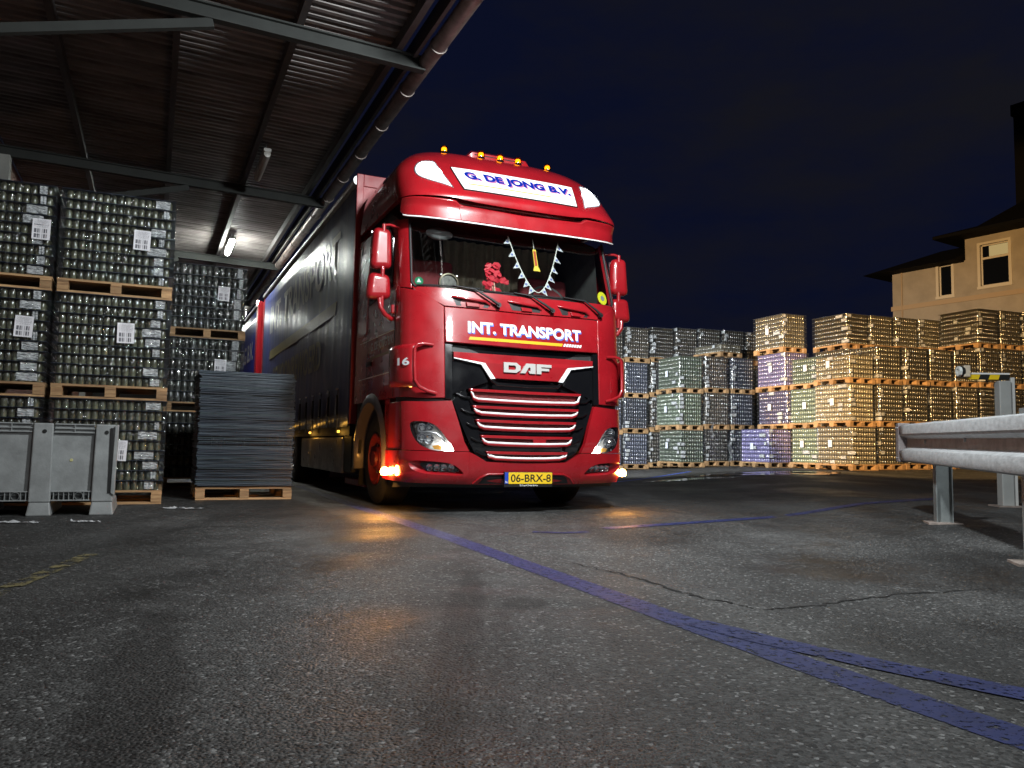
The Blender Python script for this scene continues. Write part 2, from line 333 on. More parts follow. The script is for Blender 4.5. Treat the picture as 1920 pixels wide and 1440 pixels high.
# ---- headlamp corners
HL = smoothpoly([(.768,.600),(.80,.66),(.862,.742),(.93,.83),(1.0,.878),(1.10,.892),(1.215,.888),(1.20,.79),(1.14,.685),(1.06,.637),(.98,.612),(.86,.603)])
for sgn in (1, -1):
    O = [(.622,.606),(1.30,.612),(1.32,1.085),(1.05,1.082),(.80,1.098),(.735,.90),(.675,.70)]
    I = HL
    if sgn < 0: O, I = mir(O), mir(I)
    hp = ring(O, I, .006, .05, rows=6, n=72).build('headlamp_panel', red, truck, smooth=35)
    cx, cy = .98*sgn, .745
    sm = [(cx+(a-cx)*.90, cy+(b-cy)*.90) for a, b in I]
    hl = ring(I, sm, .004, .002, rows=4, off_in=-.07).build('headlamp', blackg, truck, smooth=40)
    fill(sm, -.07, .01).build('headlamp_bowl', pm('lamp_bowl', (.55,.55,.54), .25, metal=.1, coat=.6, bump=.5, bscale=22), hl, smooth=60)
    for (du, dv, r) in ((1.10,.83,.045),(1.10,.735,.047),(1.02,.84,.036),(1.03,.725,.05)):
        q = MB(); m4 = Matrix.Translation(sp(du*sgn, dv, -.045)) @ Matrix.Rotation(R(90), 4, 'X')
        q.lathe([(.002,-.03),(r*.5,-.026),(r*.86,-.008),(r,.012),(r*1.08,.012)], 18, m4); q.build('headlamp_reflector', reflector, hl, smooth=60)
    tb = MB(); tb.tube([sp(sgn*a, b, -.02) for a, b in [(1.13,.79),(1.03,.79),(.95,.78),(.88,.72),(.83,.65)]], .009, 8); tb.build('chrome_bridge', chrome, hl, smooth=60)
    fill([(sgn*a, b) for a, b in ([(.90,.616),(.97,.624),(.99,.655),(.93,.665),(.90,.65)] if sgn > 0 else [(.90,.65),(.93,.665),(.99,.655),(.97,.624),(.90,.616)])], -.012, .01).build('indicator', amber_lens, hl)
    d = MB(); pts = [(.778,.606),(.872,.607),(.878,.672),(.812,.680)]
    d.prism([(sgn*a, b) for a, b in (pts if sgn > 0 else pts[::-1])], lambda a, b: sp(a, b, .0), lambda a, b: sp(a, b, -.02)); d.build('daytime_lamp', led, hl)
    fill([(cx+(a-cx)*.995, cy+(b-cy)*.995) for a, b in I], .005, .003).build('headlamp_lens', lens, hl, smooth=60)
    # black gap band and the corner panel above with its air deflector
    g = MB(); pts = [(.80,1.10),(1.5,1.09),(1.5,1.125),(.80,1.122)]
    quad([(sgn*.79,1.085),(sgn*1.55,1.08)] if sgn > 0 else [(-1.55,1.08),(-.79,1.085)], [(sgn*.79,1.13),(sgn*1.55,1.13)] if sgn > 0 else [(-1.55,1.13),(-.79,1.13)], -.03, .02, mb=g); g.build('panel_gap', blackm, truck, smooth=40)
    b_ = [(.868,1.122),(1.10,1.118),(1.345,1.13)]; t_ = [(.878,2.035),(1.02,2.13),(1.12,2.185),(1.345,2.235)]
    if sgn < 0: b_, t_ = mir(b_), mir(t_)
    cp = quad(b_, t_, .006, .03, nu=20, nv=16).build('corner_panel', red, truck, smooth=35, bevel=.006)
    path = [(.985,1.640,.012),(1.07,1.645,.045),(1.125,1.635,.075),(1.145,1.59,.085),(1.147,1.43,.085),(1.143,1.28,.085),(1.11,1.215,.07),(1.04,1.18,.04),(.955,1.160,.010)]
    df = MB(); df.tube([sp(sgn*a, b, o) for a, b, o in path], .017, 10); wing = df.build('air_deflector', red, truck, smooth=60)
    P = []
    for a, b, o in path[2:7]: P.append([sp(sgn*(a+(1.50-a)*f), b+(1.42-b)*.06*f, o*(1-f*.35)) for f in (0, .15, .35, .6, .85, 1)])
    wg = MB(); wg.grid(P, flip=(sgn > 0)); wgo = wg.build('deflector_blade', red, wing, smooth=60); m_ = wgo.modifiers.new('solid', 'SOLIDIFY'); m_.thickness = .012; m_.offset = 0
    b_ = [(1.325,.616),(1.83,.616)]; t_ = [(1.325,1.082),(1.83,1.082)]
    if sgn < 0: b_, t_ = mir(b_), mir(t_)
    quad(b_, t_, .0, .03, nu=12, nv=6).build('side_step_panel', red, truck, smooth=35, bevel=.006)
    # pillar beside the windscreen
    b_ = [(1.195,2.215),(1.345,2.24)]; t_ = [(1.185,2.985),(1.345,2.985)]
    if sgn < 0: b_, t_ = mir(b_), mir(t_)
    quad(b_, t_, .006, .05, nu=6, nv=14).build('windscreen_pillar', red, truck, smooth=35, bevel=.005)

# ---- cowl under the windscreen, hood, grille
cw = MB(); quad([(-1.14,2.18),(-1.02,2.12),(-.88,2.045),(0,2.03),(.88,2.045),(1.02,2.12),(1.14,2.18)], [(-1.195,2.232),(-.6,2.218),(0,2.212),(.6,2.218),(1.195,2.232)], .004, .03, nu=48, nv=7, mb=cw); cwo = cw.build('cowl', red, truck, smooth=35)
for a0, a1 in ((-.80,-.40),(-.20,.18),(.38,.76)):
    q = MB(); flatpoly([(a0+.05,2.052),(a1-.02,2.052),(a1,2.095),(a1-.06,2.105),(a0+.06,2.125),(a0,2.14)], .006, .004, mb=q); grip = q.build('grip_recess', blackm, truck)
    q = MB(); q.tube([sp(a, b, o) for a, b, o in [(a0,2.142,.006),(a0+.07,2.128,.03),((a0+a1)/2,2.116,.036),(a1-.06,2.108,.03),(a1,2.085,.006)]], .014, 8); q.build('grip_bar', red, grip, smooth=60)
    q = MB(); flatpoly([(a0+.15,2.050),(a1-.11,2.050),(a1-.12,2.082),(a0+.14,2.090)], .024, .03, mb=q); q.build('step_block', red, grip, bevel=.006)
quad([(-.866,1.676),(0,1.660),(.866,1.676)], [(-.876,2.032),(0,2.018),(.876,2.032)], .012, .03, nu=40, nv=12).build('hood', red, truck, smooth=35, bevel=.007)
hood_t = lambda o: (lambda a, b: sp(a, b + .012*(a/.64)**2*0, o))
text('hood_lettering', 'INT. TRANSPORT', decal_w, (-.64,.64,1.783,1.900), hood_t(.018), truck, .032)
text('lettering_shadow', 'INT. TRANSPORT', decal_b, (-.632,.65,1.770,1.888), hood_t(.0155), truck, .036)
q = MB(); quad([(-.632,1.712),(.405,1.712)], [(-.617,1.742),(.42,1.742)], .016, .003, nu=30, nv=3, mb=q); q.build('hood_stripe', decal_y, truck)
for k in range(7):
    a = .422 + .032*k; q = MB(); flatpoly([(a,1.712),(a+.022,1.712),(a+.037,1.742),(a+.015,1.742)], .017, .002, mb=q); q.build('hood_dash', decal_w, truck)
GR = [(-.44,.510),(0,.497),(.44,.510),(.545,.565),(.625,.70),(.705,.88),(.79,1.10),(.84,1.4),(.862,1.668),(-.862,1.668),(-.84,1.4),(-.79,1.10),(-.705,.88),(-.625,.70),(-.545,.565)]
fill(GR, -.055, .02, n=64).build('grille_backing', blackg, truck, smooth=40)
for sgn in (1, -1):   # glossy black cheeks either side of the slats
    pts_b = [(.44,.512),(.545,.567),(.625,.70),(.705,.88),(.79,1.105)]; pts_t = [(.36,.54),(.42,.60),(.50,.74),(.575,.92),(.66,1.22)]
    g1, g2 = (pts_t, pts_b) if sgn > 0 else (mir(pts_b), mir(pts_t))
    if sgn > 0: quad(g1, g2, -.012, .04, nu=22, nv=6).build('grille_cheek', blackg, truck, smooth=40)
    else: quad(g2[::-1], g1[::-1], -.012, .04, nu=22, nv=6).build('grille_cheek', blackg, truck, smooth=40, fixn=True)
    g = MB(); pts = [(.795,1.11),(.868,1.115),(.868,1.664),(.80,1.66)]
    flatpoly([(sgn*a, b) for a, b in (pts if sgn > 0 else pts[::-1])], .004, .05, mb=g); g.build('grille_post', blackg, truck, bevel=.006)
    g = MB(); pts = [(.42,1.30),(.80,1.16),(.80,1.505),(.50,1.47)]
    flatpoly([(sgn*a, b) for a, b in (pts if sgn > 0 else pts[::-1])], -.01, .03, mb=g); g.build('grille_wing', blackg, truck, bevel=.006)
    for k in range(5):
        v0 = (1.12,.97,.835,.69,.56)[k]; u0 = (.60,.555,.50,.45,.40)[k]
        q = MB(); q.tube([sp(sgn*(u0+.02), v0+.012, .0), sp(sgn*(u0+.09), v0+.02, .002), sp(sgn*(u0+.15), v0+.05, -.01)], .016, 8); q.build('grille_finger', blackg, truck, smooth=60)
DP = [(-.36,1.337),(.36,1.337),(.47,1.487),(.785,1.528),(.79,1.583),(-.79,1.583),(-.785,1.528),(-.47,1.487)]
dp = MB(); flatpoly(DP, .018, .05, mb=dp); dpo = dp.build('badge_panel', red, truck, bevel=.006)
for sgn in (1, -1):
    pts = [(.785,1.524),(.465,1.484),(.355,1.333),(.405,1.327),(.505,1.468),(.785,1.516)]
    q = MB(); flatpoly([(sgn*a, b) for a, b in (pts[::-1] if sgn > 0 else pts)], .024, .02, mb=q); q.build('badge_accent', whitep, truck)
q = MB(); q.tube([sp(a, b, o) for a, b, o in [(-.40,1.325,.01),(-.34,1.28,.025),(0,1.268,.035),(.34,1.28,.025),(.40,1.325,.01)]], .017, 8); q.build('badge_lip', blackg, truck, smooth=60)
q = MB(); flatpoly([(-.80,1.59),(.80,1.59),(.86,1.655),(-.86,1.655)], -.03, .02, mb=q); q.build('grille_slot', blackm, truck)
# badge letters
LET = {'D': [[(0,0),(1.5,0),(2.0,.3),(2.0,.7),(1.5,1),(0,1)], [(.55,.28),(.55,.72),(1.3,.72),(1.45,.62),(1.45,.38),(1.3,.28)]],
       'A': [[(0,0),(.62,0),(1.06,.62),(1.20,.62),(1.20,.30),(.95,.30),(1.13,0),(1.85,0),(1.85,0),(1.85,1),(.78,1)], None],
       'F': [[(0,0),(.58,0),(.58,.34),(1.55,.34),(1.55,.60),(.58,.60),(.58,.72),(1.85,.72),(1.85,1),(0,1)], None]}
for ch, ux in (('D',-.268),('A',-.085),('F',.098)):
    o, hole = LET[ch]; fx = lambda p: [(ux+a*.0925, 1.402+b*.102) for a, b in p]
    q = MB()
    if ch == 'A': o = [(0,0),(.60,0),(1.02,.60),(1.22,.60),(1.22,.26),(.95,.26),(1.12,0),(1.85,0),(1.85,1),(.72,1)]
    if hole:
        oo = fx(o); hh = fx(hole)
        for k in range(6):
            a, b = oo[k], oo[(k+1) % 6]; h = [hh[0], hh[5], hh[4], hh[3], hh[2], hh[1]]
            flatpoly([a, b, h[(k+1) % 6], h[k]], .034, .016, mb=q)
    else: flatpoly(fx(o), .034, .016, mb=q)
    q.build('badge_letter', silver, truck)
# slats
honey = pm('grille_mesh_red', (.16, .006, .008), .4, var=.5, vscale=90, bump=.8, bscale=120)
for ue, ub, vt, vb in ((.618,.55,1.222,1.116),(.585,.515,1.058,.982),(.552,.485,.922,.842),(.503,.448,.768,.690),(.445,.368,.612,.546)):
    h = vt - vb
    q = MB(); quad([(-ue,vt-.028),(0,vt-.034),(ue,vt-.028)], [(-ue-.01,vt),(0,vt-.004),(ue+.01,vt)], .022, .06, nu=26, nv=4, mb=q); sl = q.build('grille_slat', red, truck, smooth=40, bevel=.004)
    q = MB(); quad([(-ub,vb+.006),(0,vb+.002),(ub,vb+.006)], [(-ue+.02,vt-.03),(0,vt-.035),(ue-.02,vt-.03)], -.012, .02, nu=26, nv=4, mb=q); q.build('slat_mesh', honey, sl, smooth=40)
    pth = [(-ue+.005,vt-.028),(-ue+.022,vt-.045),(-(ue+ub)/2,vb+.022),(-ub+.01,vb+.006),(-ub*.5,vb-.001),(0,vb-.003),(ub*.5,vb-.001),(ub-.01,vb+.006),((ue+ub)/2,vb+.022),(ue-.022,vt-.045),(ue-.005,vt-.028)]
    q = MB(); q.tube([sp(a, b, .022) for a, b in pth], [.006,.009]+[.0125]*7+[.009,.006], 10); q.build('slat_trim', whitep, sl, smooth=60)
    q = MB(); q.tube([sp(a, b-.016, .016) for a, b in pth], [.006,.012]+[.017]*7+[.012,.006], 10); q.build('slat_lip', red, sl, smooth=60)
q = MB(); flatpoly([(.06,.68),(.20,.68),(.205,.735),(.055,.735)], .02, .03, mb=q); q.build('towing_flap', red, truck, bevel=.006)

# ---- number plate
q = MB(); q.box(-.268,.268,-.042,-.02,.262,.412); pl = q.build('plate_holder', ink, truck, bevel=.003)
q = MB(); q.box(-.222,.262,-.048,-.0425,.292,.405); py_ = q.build('number_plate', plate_y, truck, bevel=.003)
q = MB(); q.box(-.262,-.224,-.048,-.0425,.292,.405); q.build('country_band', plate_b, truck, bevel=.003)
fl = lambda o: (lambda a, b: Vector((a, o, b)))
text('plate_lettering', '06-BRX-8', ink, (-.198,.245,.312,.388), fl(-.0495), truck, .012)
text('country_lettering', 'NL', decal_w, (-.258,-.230,.302,.322), fl(-.0495), truck, .012)
text('holder_lettering', 'TB Truck & Trailer Service', decal_w, (-.10,.10,.270,.286), fl(-.0435), truck, .01)

# ---- sun visor, roof fairing, light box, spot lamps
q = MB(); quad([(-1.345,3.03),(-1.28,2.985),(-.9,2.95),(0,2.935),(.9,2.95),(1.28,2.985),(1.345,3.03)], [(-1.345,3.165),(-.76,3.145),(-.70,3.105),(0,3.085),(.70,3.105),(.76,3.145),(1.345,3.165)], .01, .04, S2, nu=56, nv=9, mb=q); vis = q.build('sun_visor', red, truck, smooth=35, bevel=.008)
q = MB(); q.tube([sp(a, b, .012, S2) for a, b in [(-1.29,2.988),(-1.24,2.972),(-1.1,2.958),(-.9,2.946),(-.45,2.934),(0,2.929),(.45,2.934),(.9,2.946),(1.1,2.958),(1.24,2.972),(1.29,2.988)]], .008, 8); q.build('visor_trim', whitep, vis, smooth=60)
q = MB(); quad([(-.69,2.948),(0,2.942),(.69,2.948)], [(-.72,3.10),(0,3.082),(.72,3.10)], .0135, .01, S2, nu=30, nv=7, mb=q); q.build('visor_flap', red, vis, smooth=35, bevel=.004)
def yend(v, S, rear=2.12): return UC + rear - SB - float(np.interp(v, S[0], S[1]))
q = MB(); quad([(-.80,3.06),(0,3.04),(.80,3.06)], [(-.80,3.22),(0,3.2),(.80,3.22)], -.12, .02, S2, nu=24, nv=4, mb=q); q.build('visor_recess', red, truck, smooth=40)
vv = [3.172,3.19,3.22,3.26,3.3,3.35,3.4,3.46,3.52,3.58,3.64,3.7,3.76,3.82,3.88,3.94,4.0,4.06,4.12,4.2,4.3,4.42,4.6,4.85,5.1]
rows = []
for v in vv:
    ue = max(1.7, yend(v, S2)); us = list(np.linspace(-ue, -1.62, 9)) + list(np.linspace(-1.58, 1.58, 65)) + list(np.linspace(1.62, ue, 9))
    dip = lambda u: (-.03*max(0, 1-(abs(u)/.78)**4) if v < 3.18 else 0)
    rows.append([(u, v + dip(u)) for u in us])
rf = panel_mb(rows, .008, .05, S2); rf.build('roof_fairing', red, truck, smooth=50)
# roof lid so that the shell is closed
SG = [(-.655,3.275),(.655,3.275),(.745,3.565),(-.745,3.565)]
def rounded(p, r=.12):
    q = []
    for i in range(len(p)):
        a, b, c = p[i-1], p[i], p[(i+1) % len(p)]
        for s_ in (r, r*.4): q.append((b[0]+(a[0]-b[0])*s_*.12, b[1]+(a[1]-b[1])*s_*.5))
        for s_ in (r*.4, r): q.append((b[0]+(c[0]-b[0])*s_*.12, b[1]+(c[1]-b[1])*s_*.5))
    return q
q = MB(); fill([(a*1.015, 3.42+(b-3.42)*1.05) for a, b in SG], .020, .03, S2, mb=q); sg = q.build('light_box', blackm, truck, smooth=40)
q = MB(); fill(SG, .023, .004, S2, mb=q); q.build('light_box_face', signw, sg, smooth=40)
st_ = lambda o, k=1: (lambda a, b: sp(a*(.655+(b-3.275)/.29*.09)/.70, b, o, S2))
text('sign_lettering', 'G. DE JONG B.V.', signblue, (-.605,.655,3.388,3.515), st_(.0285), sg, .055)
text('sign_lettering_shadow', 'G. DE JONG B.V.', signpink, (-.592,.668,3.376,3.503), st_(.0265), sg, .055)
q = MB(); quad([(-.60,3.338),(.36,3.338)], [(-.595,3.352),(.365,3.352)], .0275, .003, S2, nu=30, nv=3, mb=q); q.build('sign_stripe', signyel, sg)
for k in range(8):
    a = .385+.031*k; q = MB(); flatpoly([(a,3.338),(a+.014,3.338),(a+.022,3.350),(a+.008,3.350)], .027, .002, S2, mb=q); q.build('sign_dash', signgrey, sg)
lampin = pm('lamp_inner', (.85,.87,.9), .35, emis=(.9,.95,1), es=.9, bump=.6, bscale=24)
SL = smoothpoly([(.755,3.262),(.80,3.30),(1.05,3.37),(1.135,3.43),(1.15,3.52),(1.11,3.63),(1.02,3.66),(.93,3.655),(.905,3.60),(.85,3.47)], 2)
for sgn in (1, -1):
    F = SL if sgn > 0 else mir(SL); cx, cy = sgn*.98, 3.48
    q = MB(); fill(F, .012, .03, S2, mb=q); so = q.build('roof_spot_lamp', pm('lamp_surround', (.45,.46,.48), .25, metal=.7), truck, smooth=40)
    q = MB(); fill([(cx+(a-cx)*.92, cy+(b-cy)*.92) for a, b in F], .014, .01, S2, mb=q); q.build('lamp_reflector', lampin, so, smooth=40)
    for (du, dv, r_) in ((1.03,3.56,.072),(.93,3.46,.085),(1.04,3.46,.05)):
        q = MB(); fill([(sgn*du+r_*.9*math.cos(t_), dv+r_*math.sin(t_)) for t_ in np.linspace(0, 2*math.pi, 16, endpoint=False)], .0175, .003, S2, mb=q, n=16, rings=2); q.build('lamp_glow', spotl, so)
    q = MB(); fill([(cx+(a-cx)*.97, cy+(b-cy)*.97) for a, b in F], .022, .004, S2, mb=q); q.build('lamp_lens', lens, so, smooth=60)
for u, v in ((-.86,4.03),(-.30,4.0),(.0,3.985),(.30,4.0),(.86,4.03)):
    p = sp(u, v, -.016, S2); q = MB(); q.lathe([(.0,0),(.048,.0),(.048,.02),(.038,.036)], 14, Matrix.Translation(p)); ml = q.build('marker_lamp', blackg, truck, smooth=50)
    q = MB(); q.lathe([(.042,.022),(.046,.050),(.044,.078),(.032,.100),(.0,.108)], 14, Matrix.Translation(p)); q.build('lamp_dome', ambershell, ml, smooth=60)
    q = MB(); q.lathe([(.0,.030),(.028,.040),(.032,.060),(.026,.082),(.0,.090)], 10, Matrix.Translation(p)); q.build('lamp_bulb', amber, ml, smooth=60)
q = MB(); P = []
for v, o in ((4.02,.0),(4.03,.055),(4.10,.07),(4.25,.06),(4.4,.0)): P.append([sp(u, v, o*min(1, (1-abs(u)/.52)*6), S2) for u in np.linspace(-.52, .52, 25)])
q.grid(P); q.build('roof_hatch', red, truck, smooth=50)
q = MB(); flatpoly([(-.40,4.022),(.40,4.022),(.40,4.03),(-.40,4.03)], .04, .01, S2, mb=q); q.build('hatch_grille', blackm, truck)

# ---- windscreen and wipers
q = MB(); quad([(-1.20,2.225),(0,2.207),(1.20,2.225)], [(-1.19,3.0),(0,2.99),(1.19,3.0)], -.006, .006, nu=40, nv=14, mb=q); q.build('windscreen', screen, truck, smooth=60)
q = MB(); q.tube([sp(a, b, -.002) for a, b in [(-1.185,2.99),(-1.19,2.6),(-1.195,2.28),(-1.16,2.232),(-.6,2.22),(0,2.214),(.6,2.22),(1.16,2.232),(1.195,2.28),(1.19,2.6),(1.185,2.99)]], .014, 8); q.build('windscreen_seal', blackm, truck, smooth=60)
for (bu, bv), (eu, ev), (s0, s1), vb in (((-.315,2.082),(-.56,2.222),(-1.14,-.50),2.243),((.295,2.077),(.06,2.212),(-.46,.13),2.226),((.90,2.088),(.70,2.222),(.10,.72),2.232)):
    q = MB(); q.tube([sp(bu,bv,.012), sp(bu,bv,.05)], .026, 10); q.tube([sp(bu,bv,.045), sp((bu*2+eu)/3,(bv*2+ev)/3,.05), sp(eu,ev,.035), sp(s0*.45+s1*.55, vb+.004, .03)], [.018,.014,.009,.007], 8); wa = q.build('wiper_arm', blackm, truck, smooth=50)
    q = MB(); q.tube([sp(s0+(s1-s0)*f, vb, .014) for f in np.linspace(0,1,9)], .009, 6); q.build('wiper_blade', blackm, wa, smooth=50)

# ---- cab sides, doors, side windows, wheel arches
for sgn in (-1, 1):
    b_ = [(1.347,1.13),(2.0,1.13),(3.24,1.13)]; t_ = [(1.347,3.0),(2.0,3.05),(3.00,3.10)]
    if sgn < 0: b_, t_ = mir(b_), mir(t_)
    quad(b_, t_, .004, .04, nu=26, nv=20).build('cab_side', red, truck, smooth=35)
    xx = sgn*(SA+.004)
    def side(poly, off, mat, name, th=.01, parent=truck, bevel=0):
        q = MB(); pl_ = poly if sgn < 0 else poly[::-1]
        q.prism([(-a, b) for a, b in poly] if sgn < 0 else poly, lambda a, b: Vector((xx*(1 if True else 1)+sgn*off-(sgn*max(0,b-2.2)*.018), (-a if sgn < 0 else a), b)), lambda a, b: Vector((xx+sgn*(off-th)-(sgn*max(0,b-2.2)*.018), (-a if sgn < 0 else a), b)))
        return q.build(name, mat, parent, fixn=True, bevel=bevel)
    side([(.62,2.28),(1.56,2.22),(1.56,2.93),(.80,2.95),(.66,2.80)], .012, sideglass, 'door_window', .012)
    for pts in ([(.50,1.14),(.508,1.14),(.508,2.2),(.50,2.2)], [(1.62,1.4),(1.63,1.4),(1.63,2.98),(1.62,2.98)]):
        side(pts, .004, blackm, 'door_seam', .006)
    side([(.52,1.395),(1.98,1.395),(1.98,1.403),(.52,1.403)], .006, whitep, 'coach_line', .005)
    side([(.52,1.82),(1.95,1.82),(1.95,1.826),(.52,1.826)], .006, whitep, 'coach_line', .005)
    side([(1.38,1.52),(1.56,1.52),(1.56,1.575),(1.38,1.575)], .03, blackg, 'door_handle', .03, bevel=.01)
    side([(1.66,1.9),(2.05,1.9),(2.05,2.9),(1.66,2.95)], .008, red, 'sleeper_panel', .01, bevel=.005)
    # lower step and bumper return, dark inside
    side([(1.96,.55),(2.1,.55),(2.1,1.13),(1.96,1.13)], -.02, blackm, 'rear_valance', .03)
    # fender arc
    q = MB(); P = []
    for f in np.linspace(R(-12), R(192), 24):
        cy, cz = 1.40+math.cos(f), .50+math.sin(f)
        P.append([Vector((sgn*(SA+dx), 1.40+math.cos(f)*r, .50+math.sin(f)*r)) for dx, r in ((-.30,.60),(-.02,.60),(.03,.615),(.03,.66),(.005,.72))])
    q.grid(P, flip=(sgn > 0)); q.build('front_fender', pm('fender_grey', (.10,.085,.09), .35, coat=.3), truck, smooth=50, fixn=True)
    # side skirt below the door ahead of the wheel
    q = MB(); P = [[Vector((sgn*(SA+.0), y, z)) for y in (.62,.72,.80)] for z in (.31,.62,1.0,1.12)]; q.grid(P); q.build('step_panel', red, truck, fixn=True)
text('door_lettering', 'G. DE JONG B.V.', pm('door_white', (.34,.34,.35), .4), (-1.45,-.55,1.66,1.78), lambda a, b: Vector((-SA-.008, -a, b)), truck, .02)
text('cab_number', '16', pm('number_grey', (.55,.55,.57), .4), (1.30,1.40,1.425,1.50), lambda a, b: sp(-2.585+a, b, .096), truck, .03)
MB().tube([sp(-2.45+.75*f, 3.42+.03*f+.022*math.sin(f*34)*(.6+.4*math.sin(f*9)), .011, S2) for f in np.linspace(0, 1, 90)], .004, 5).build('roof_script', pm('script_grey', (.35,.3,.3), .3), truck)
q = MB(); q.prism([(-1.45,1.60),(-.55,1.60),(-.55,1.625),(-1.45,1.625)], lambda a, b: Vector((-SA-.008, -a, b)), lambda a, b: Vector((-SA-.003, -a, b))); q.build('door_stripe', pm('door_yellow', (.20,.12,.02), .4), truck, fixn=True)

# ---- mirrors
for sgn in (-1, 1):
    x0, x1 = (1.30, 1.53)
    def mbox(y0, y1, z0, z1, xa, xb, name, parent=truck):
        q = MB(); q.hexa([(sgn*xa, y0+.05, z0+.015), (sgn*xb, y0+.04, z0), (sgn*xb, y1, z0), (sgn*xa, y1, z0+.015), (sgn*(xa+.015), y0+.06, z1-.01), (sgn*(xb-.03), y0+.05, z1), (sgn*(xb-.03), y1, z1), (sgn*(xa+.015), y1, z1-.01)])
        return q.build(name, red, parent, smooth=80, bevel=.068, seg=6, fixn=True)
    up_ = mbox(.47, .65, 2.43, 2.87, x0, x1, 'mirror')
    lo_ = mbox(.47, .65, 2.12, 2.40, x0, x1+.035, 'mirror')
    for o_, zz in ((up_, (2.46,2.84)), (lo_, (2.15,2.37))):
        q = MB(); q.box(*(sorted((sgn*(x0+.03), sgn*(x1-.03)))),   .651, .655, zz[0], zz[1]); q.build('mirror_glass', chrome, o_)
    q = MB(); q.tube([(sgn*1.40,.55,2.90),(sgn*1.40,.55,2.05)], .022, 10); q.tube([(sgn*1.43,.53,2.13),(sgn*1.42,.52,2.04),(sgn*1.37,.52,1.97),(sgn*1.30,.54,1.93),(sgn*1.24,.57,1.95)], .024, 10); q.tube([(sgn*1.40,.55,2.89),(sgn*1.34,.56,2.905),(sgn*1.22,.60,2.90)], .014, 8)
    q.build('mirror_arm', red, truck, smooth=60)
    q = MB(); q.box(*(sorted((sgn*1.24, sgn*1.31))), .50, .64, 1.985, 2.075); q.build('mirror_bracket', red, truck, bevel=.012, smooth=60)

# ---- wheels
def wheel(x, y, sgn, r=.50, wd=.30, parent=truck, rimmat=None, dish=.0):
    base = Matrix.Translation((x, y, r)) @ Matrix.Rotation(R(90)*sgn, 4, 'Y')   # local +z points outward
    q = MB(); q.lathe([(r*.56,-wd),(r*.90,-wd),(r,-wd*.9),(r,-wd*.1),(r*.975,-.02),(r*.90,.0),(r*.70,.005),(r*.58,-.01),(r*.56,-.05)], 40, base); t = q.build('wheel', rubber, parent, smooth=40)
    q = MB(); q.lathe([(r*.57,-.03),(r*.56,.004),(r*.53,.006),(r*.50,-.03),(r*.46,-.09+dish),(r*.28,-.09+dish),(r*.26,-.02+dish),(r*.18,-.01+dish),(r*.17,.02+dish),(0,.02+dish)], 32, base); rm = q.build('rim', rimmat or red, t, smooth=40)
    q = MB()
    for k in range(10):
        a = 2*math.pi*k/10; p = base @ Vector((math.cos(a)*r*.36, math.sin(a)*r*.36, -.085+dish)); p2 = base @ Vector((math.cos(a)*r*.36, math.sin(a)*r*.36, -.055+dish)); q.tube([p, p2], .016, 6)
    q.build('wheel_nuts', steel, rm)
    return t
rimred = pm('rim_red', (.22,.02,.022), .5, var=.4, vscale=8)
for sgn in (-1, 1): wheel(sgn*1.20, 1.40, sgn, rimmat=rimred, wd=.31)
rimg = pm('rim_grey', (.28,.28,.29), .45, metal=.5, var=.3)
for yy in (6.72, 8.05):
    for sgn in (-1, 1): wheel(sgn*1.24, yy, sgn, rimmat=rimg, wd=.58)
q = MB(); q.tube([(-1.0,1.4,.5),(1.0,1.4,.5)], .07, 10); q.tube([(-1.0,6.72,.5),(1.0,6.72,.5)], .09, 10); q.tube([(-1.0,8.05,.5),(1.0,8.05,.5)], .09, 10); q.build('axle', blackm, truck, smooth=50)
q = MB()
for sgn in (-1, 1): q.box(*(sorted((sgn*.36, sgn*.46))), .35, 10.9, .62, .90)
q.box(-.45,.45,.3,1.9,.75,1.05); q.build('chassis', blackm, truck)
q = MB()
for sgn in (-1, 1): q.box(*(sorted((sgn*.88, sgn*1.22))), 2.02, 2.03, .18, .9)
q.build('mud_flap', rubber, truck)

# ---- cab interior
inn = pm('cab_lining', (.07,.07,.07), .8, var=.3, vscale=6); dashm = pm('dashboard', (.22,.225,.21), .6, var=.2)
q = MB(); q.add([(-1.19,.62,1.95),(1.19,.62,1.95),(1.19,2.05,1.95),(-1.19,2.05,1.95),(-1.16,.70,3.0),(1.16,.70,3.0),(1.16,2.05,3.6),(-1.16,2.05,3.6)], [(0,1,2,3),(2,1,5,6),(3,2,6,7),(0,3,7,4),(4,7,6,5)]); q.build('cab_lining', inn, truck)
q = MB(); P = []
for z, y in ((2.19,.22),(2.235,.30),(2.245,.55),(2.20,.70),(1.95,.75)): P.append([Vector((x, y + .44*(abs(x)/1.2)**3.2*(1 if y < .5 else .5), z + .02*math.sin(x*5)*(y > .28))) for x in np.linspace(-1.12, 1.12, 31)])
q.grid(P); q.build('dashboard', dashm, truck, smooth=50)
curt = pm('curtain_reflection', (.60,.50,.38), .85, var=.2, vscale=12)  # pale pleats stand for the canopy roof reflected in the windscreen
q = MB(); q.grid([[Vector((x, 1.55+.025*math.sin(x*52)+.01*math.sin(x*17), z)) for x in np.linspace(-.42, 1.08, 150)] for z in (1.98, 2.5, 3.1)]); q.build('curtain_reflection', curt, truck, smooth=60)
q = MB(); q.lathe([(.21,-.012),(.225,0),(.21,.012),(.195,0),(.21,-.012)], 28, Matrix.Translation((.62,.80,2.33)) @ Matrix.Rotation(R(62),4,'X')); q.tube([(.44,.78,2.32),(.62,.82,2.30),(.80,.78,2.32)], .018, 6); q.build('steering_wheel', blackm, truck, smooth=60)
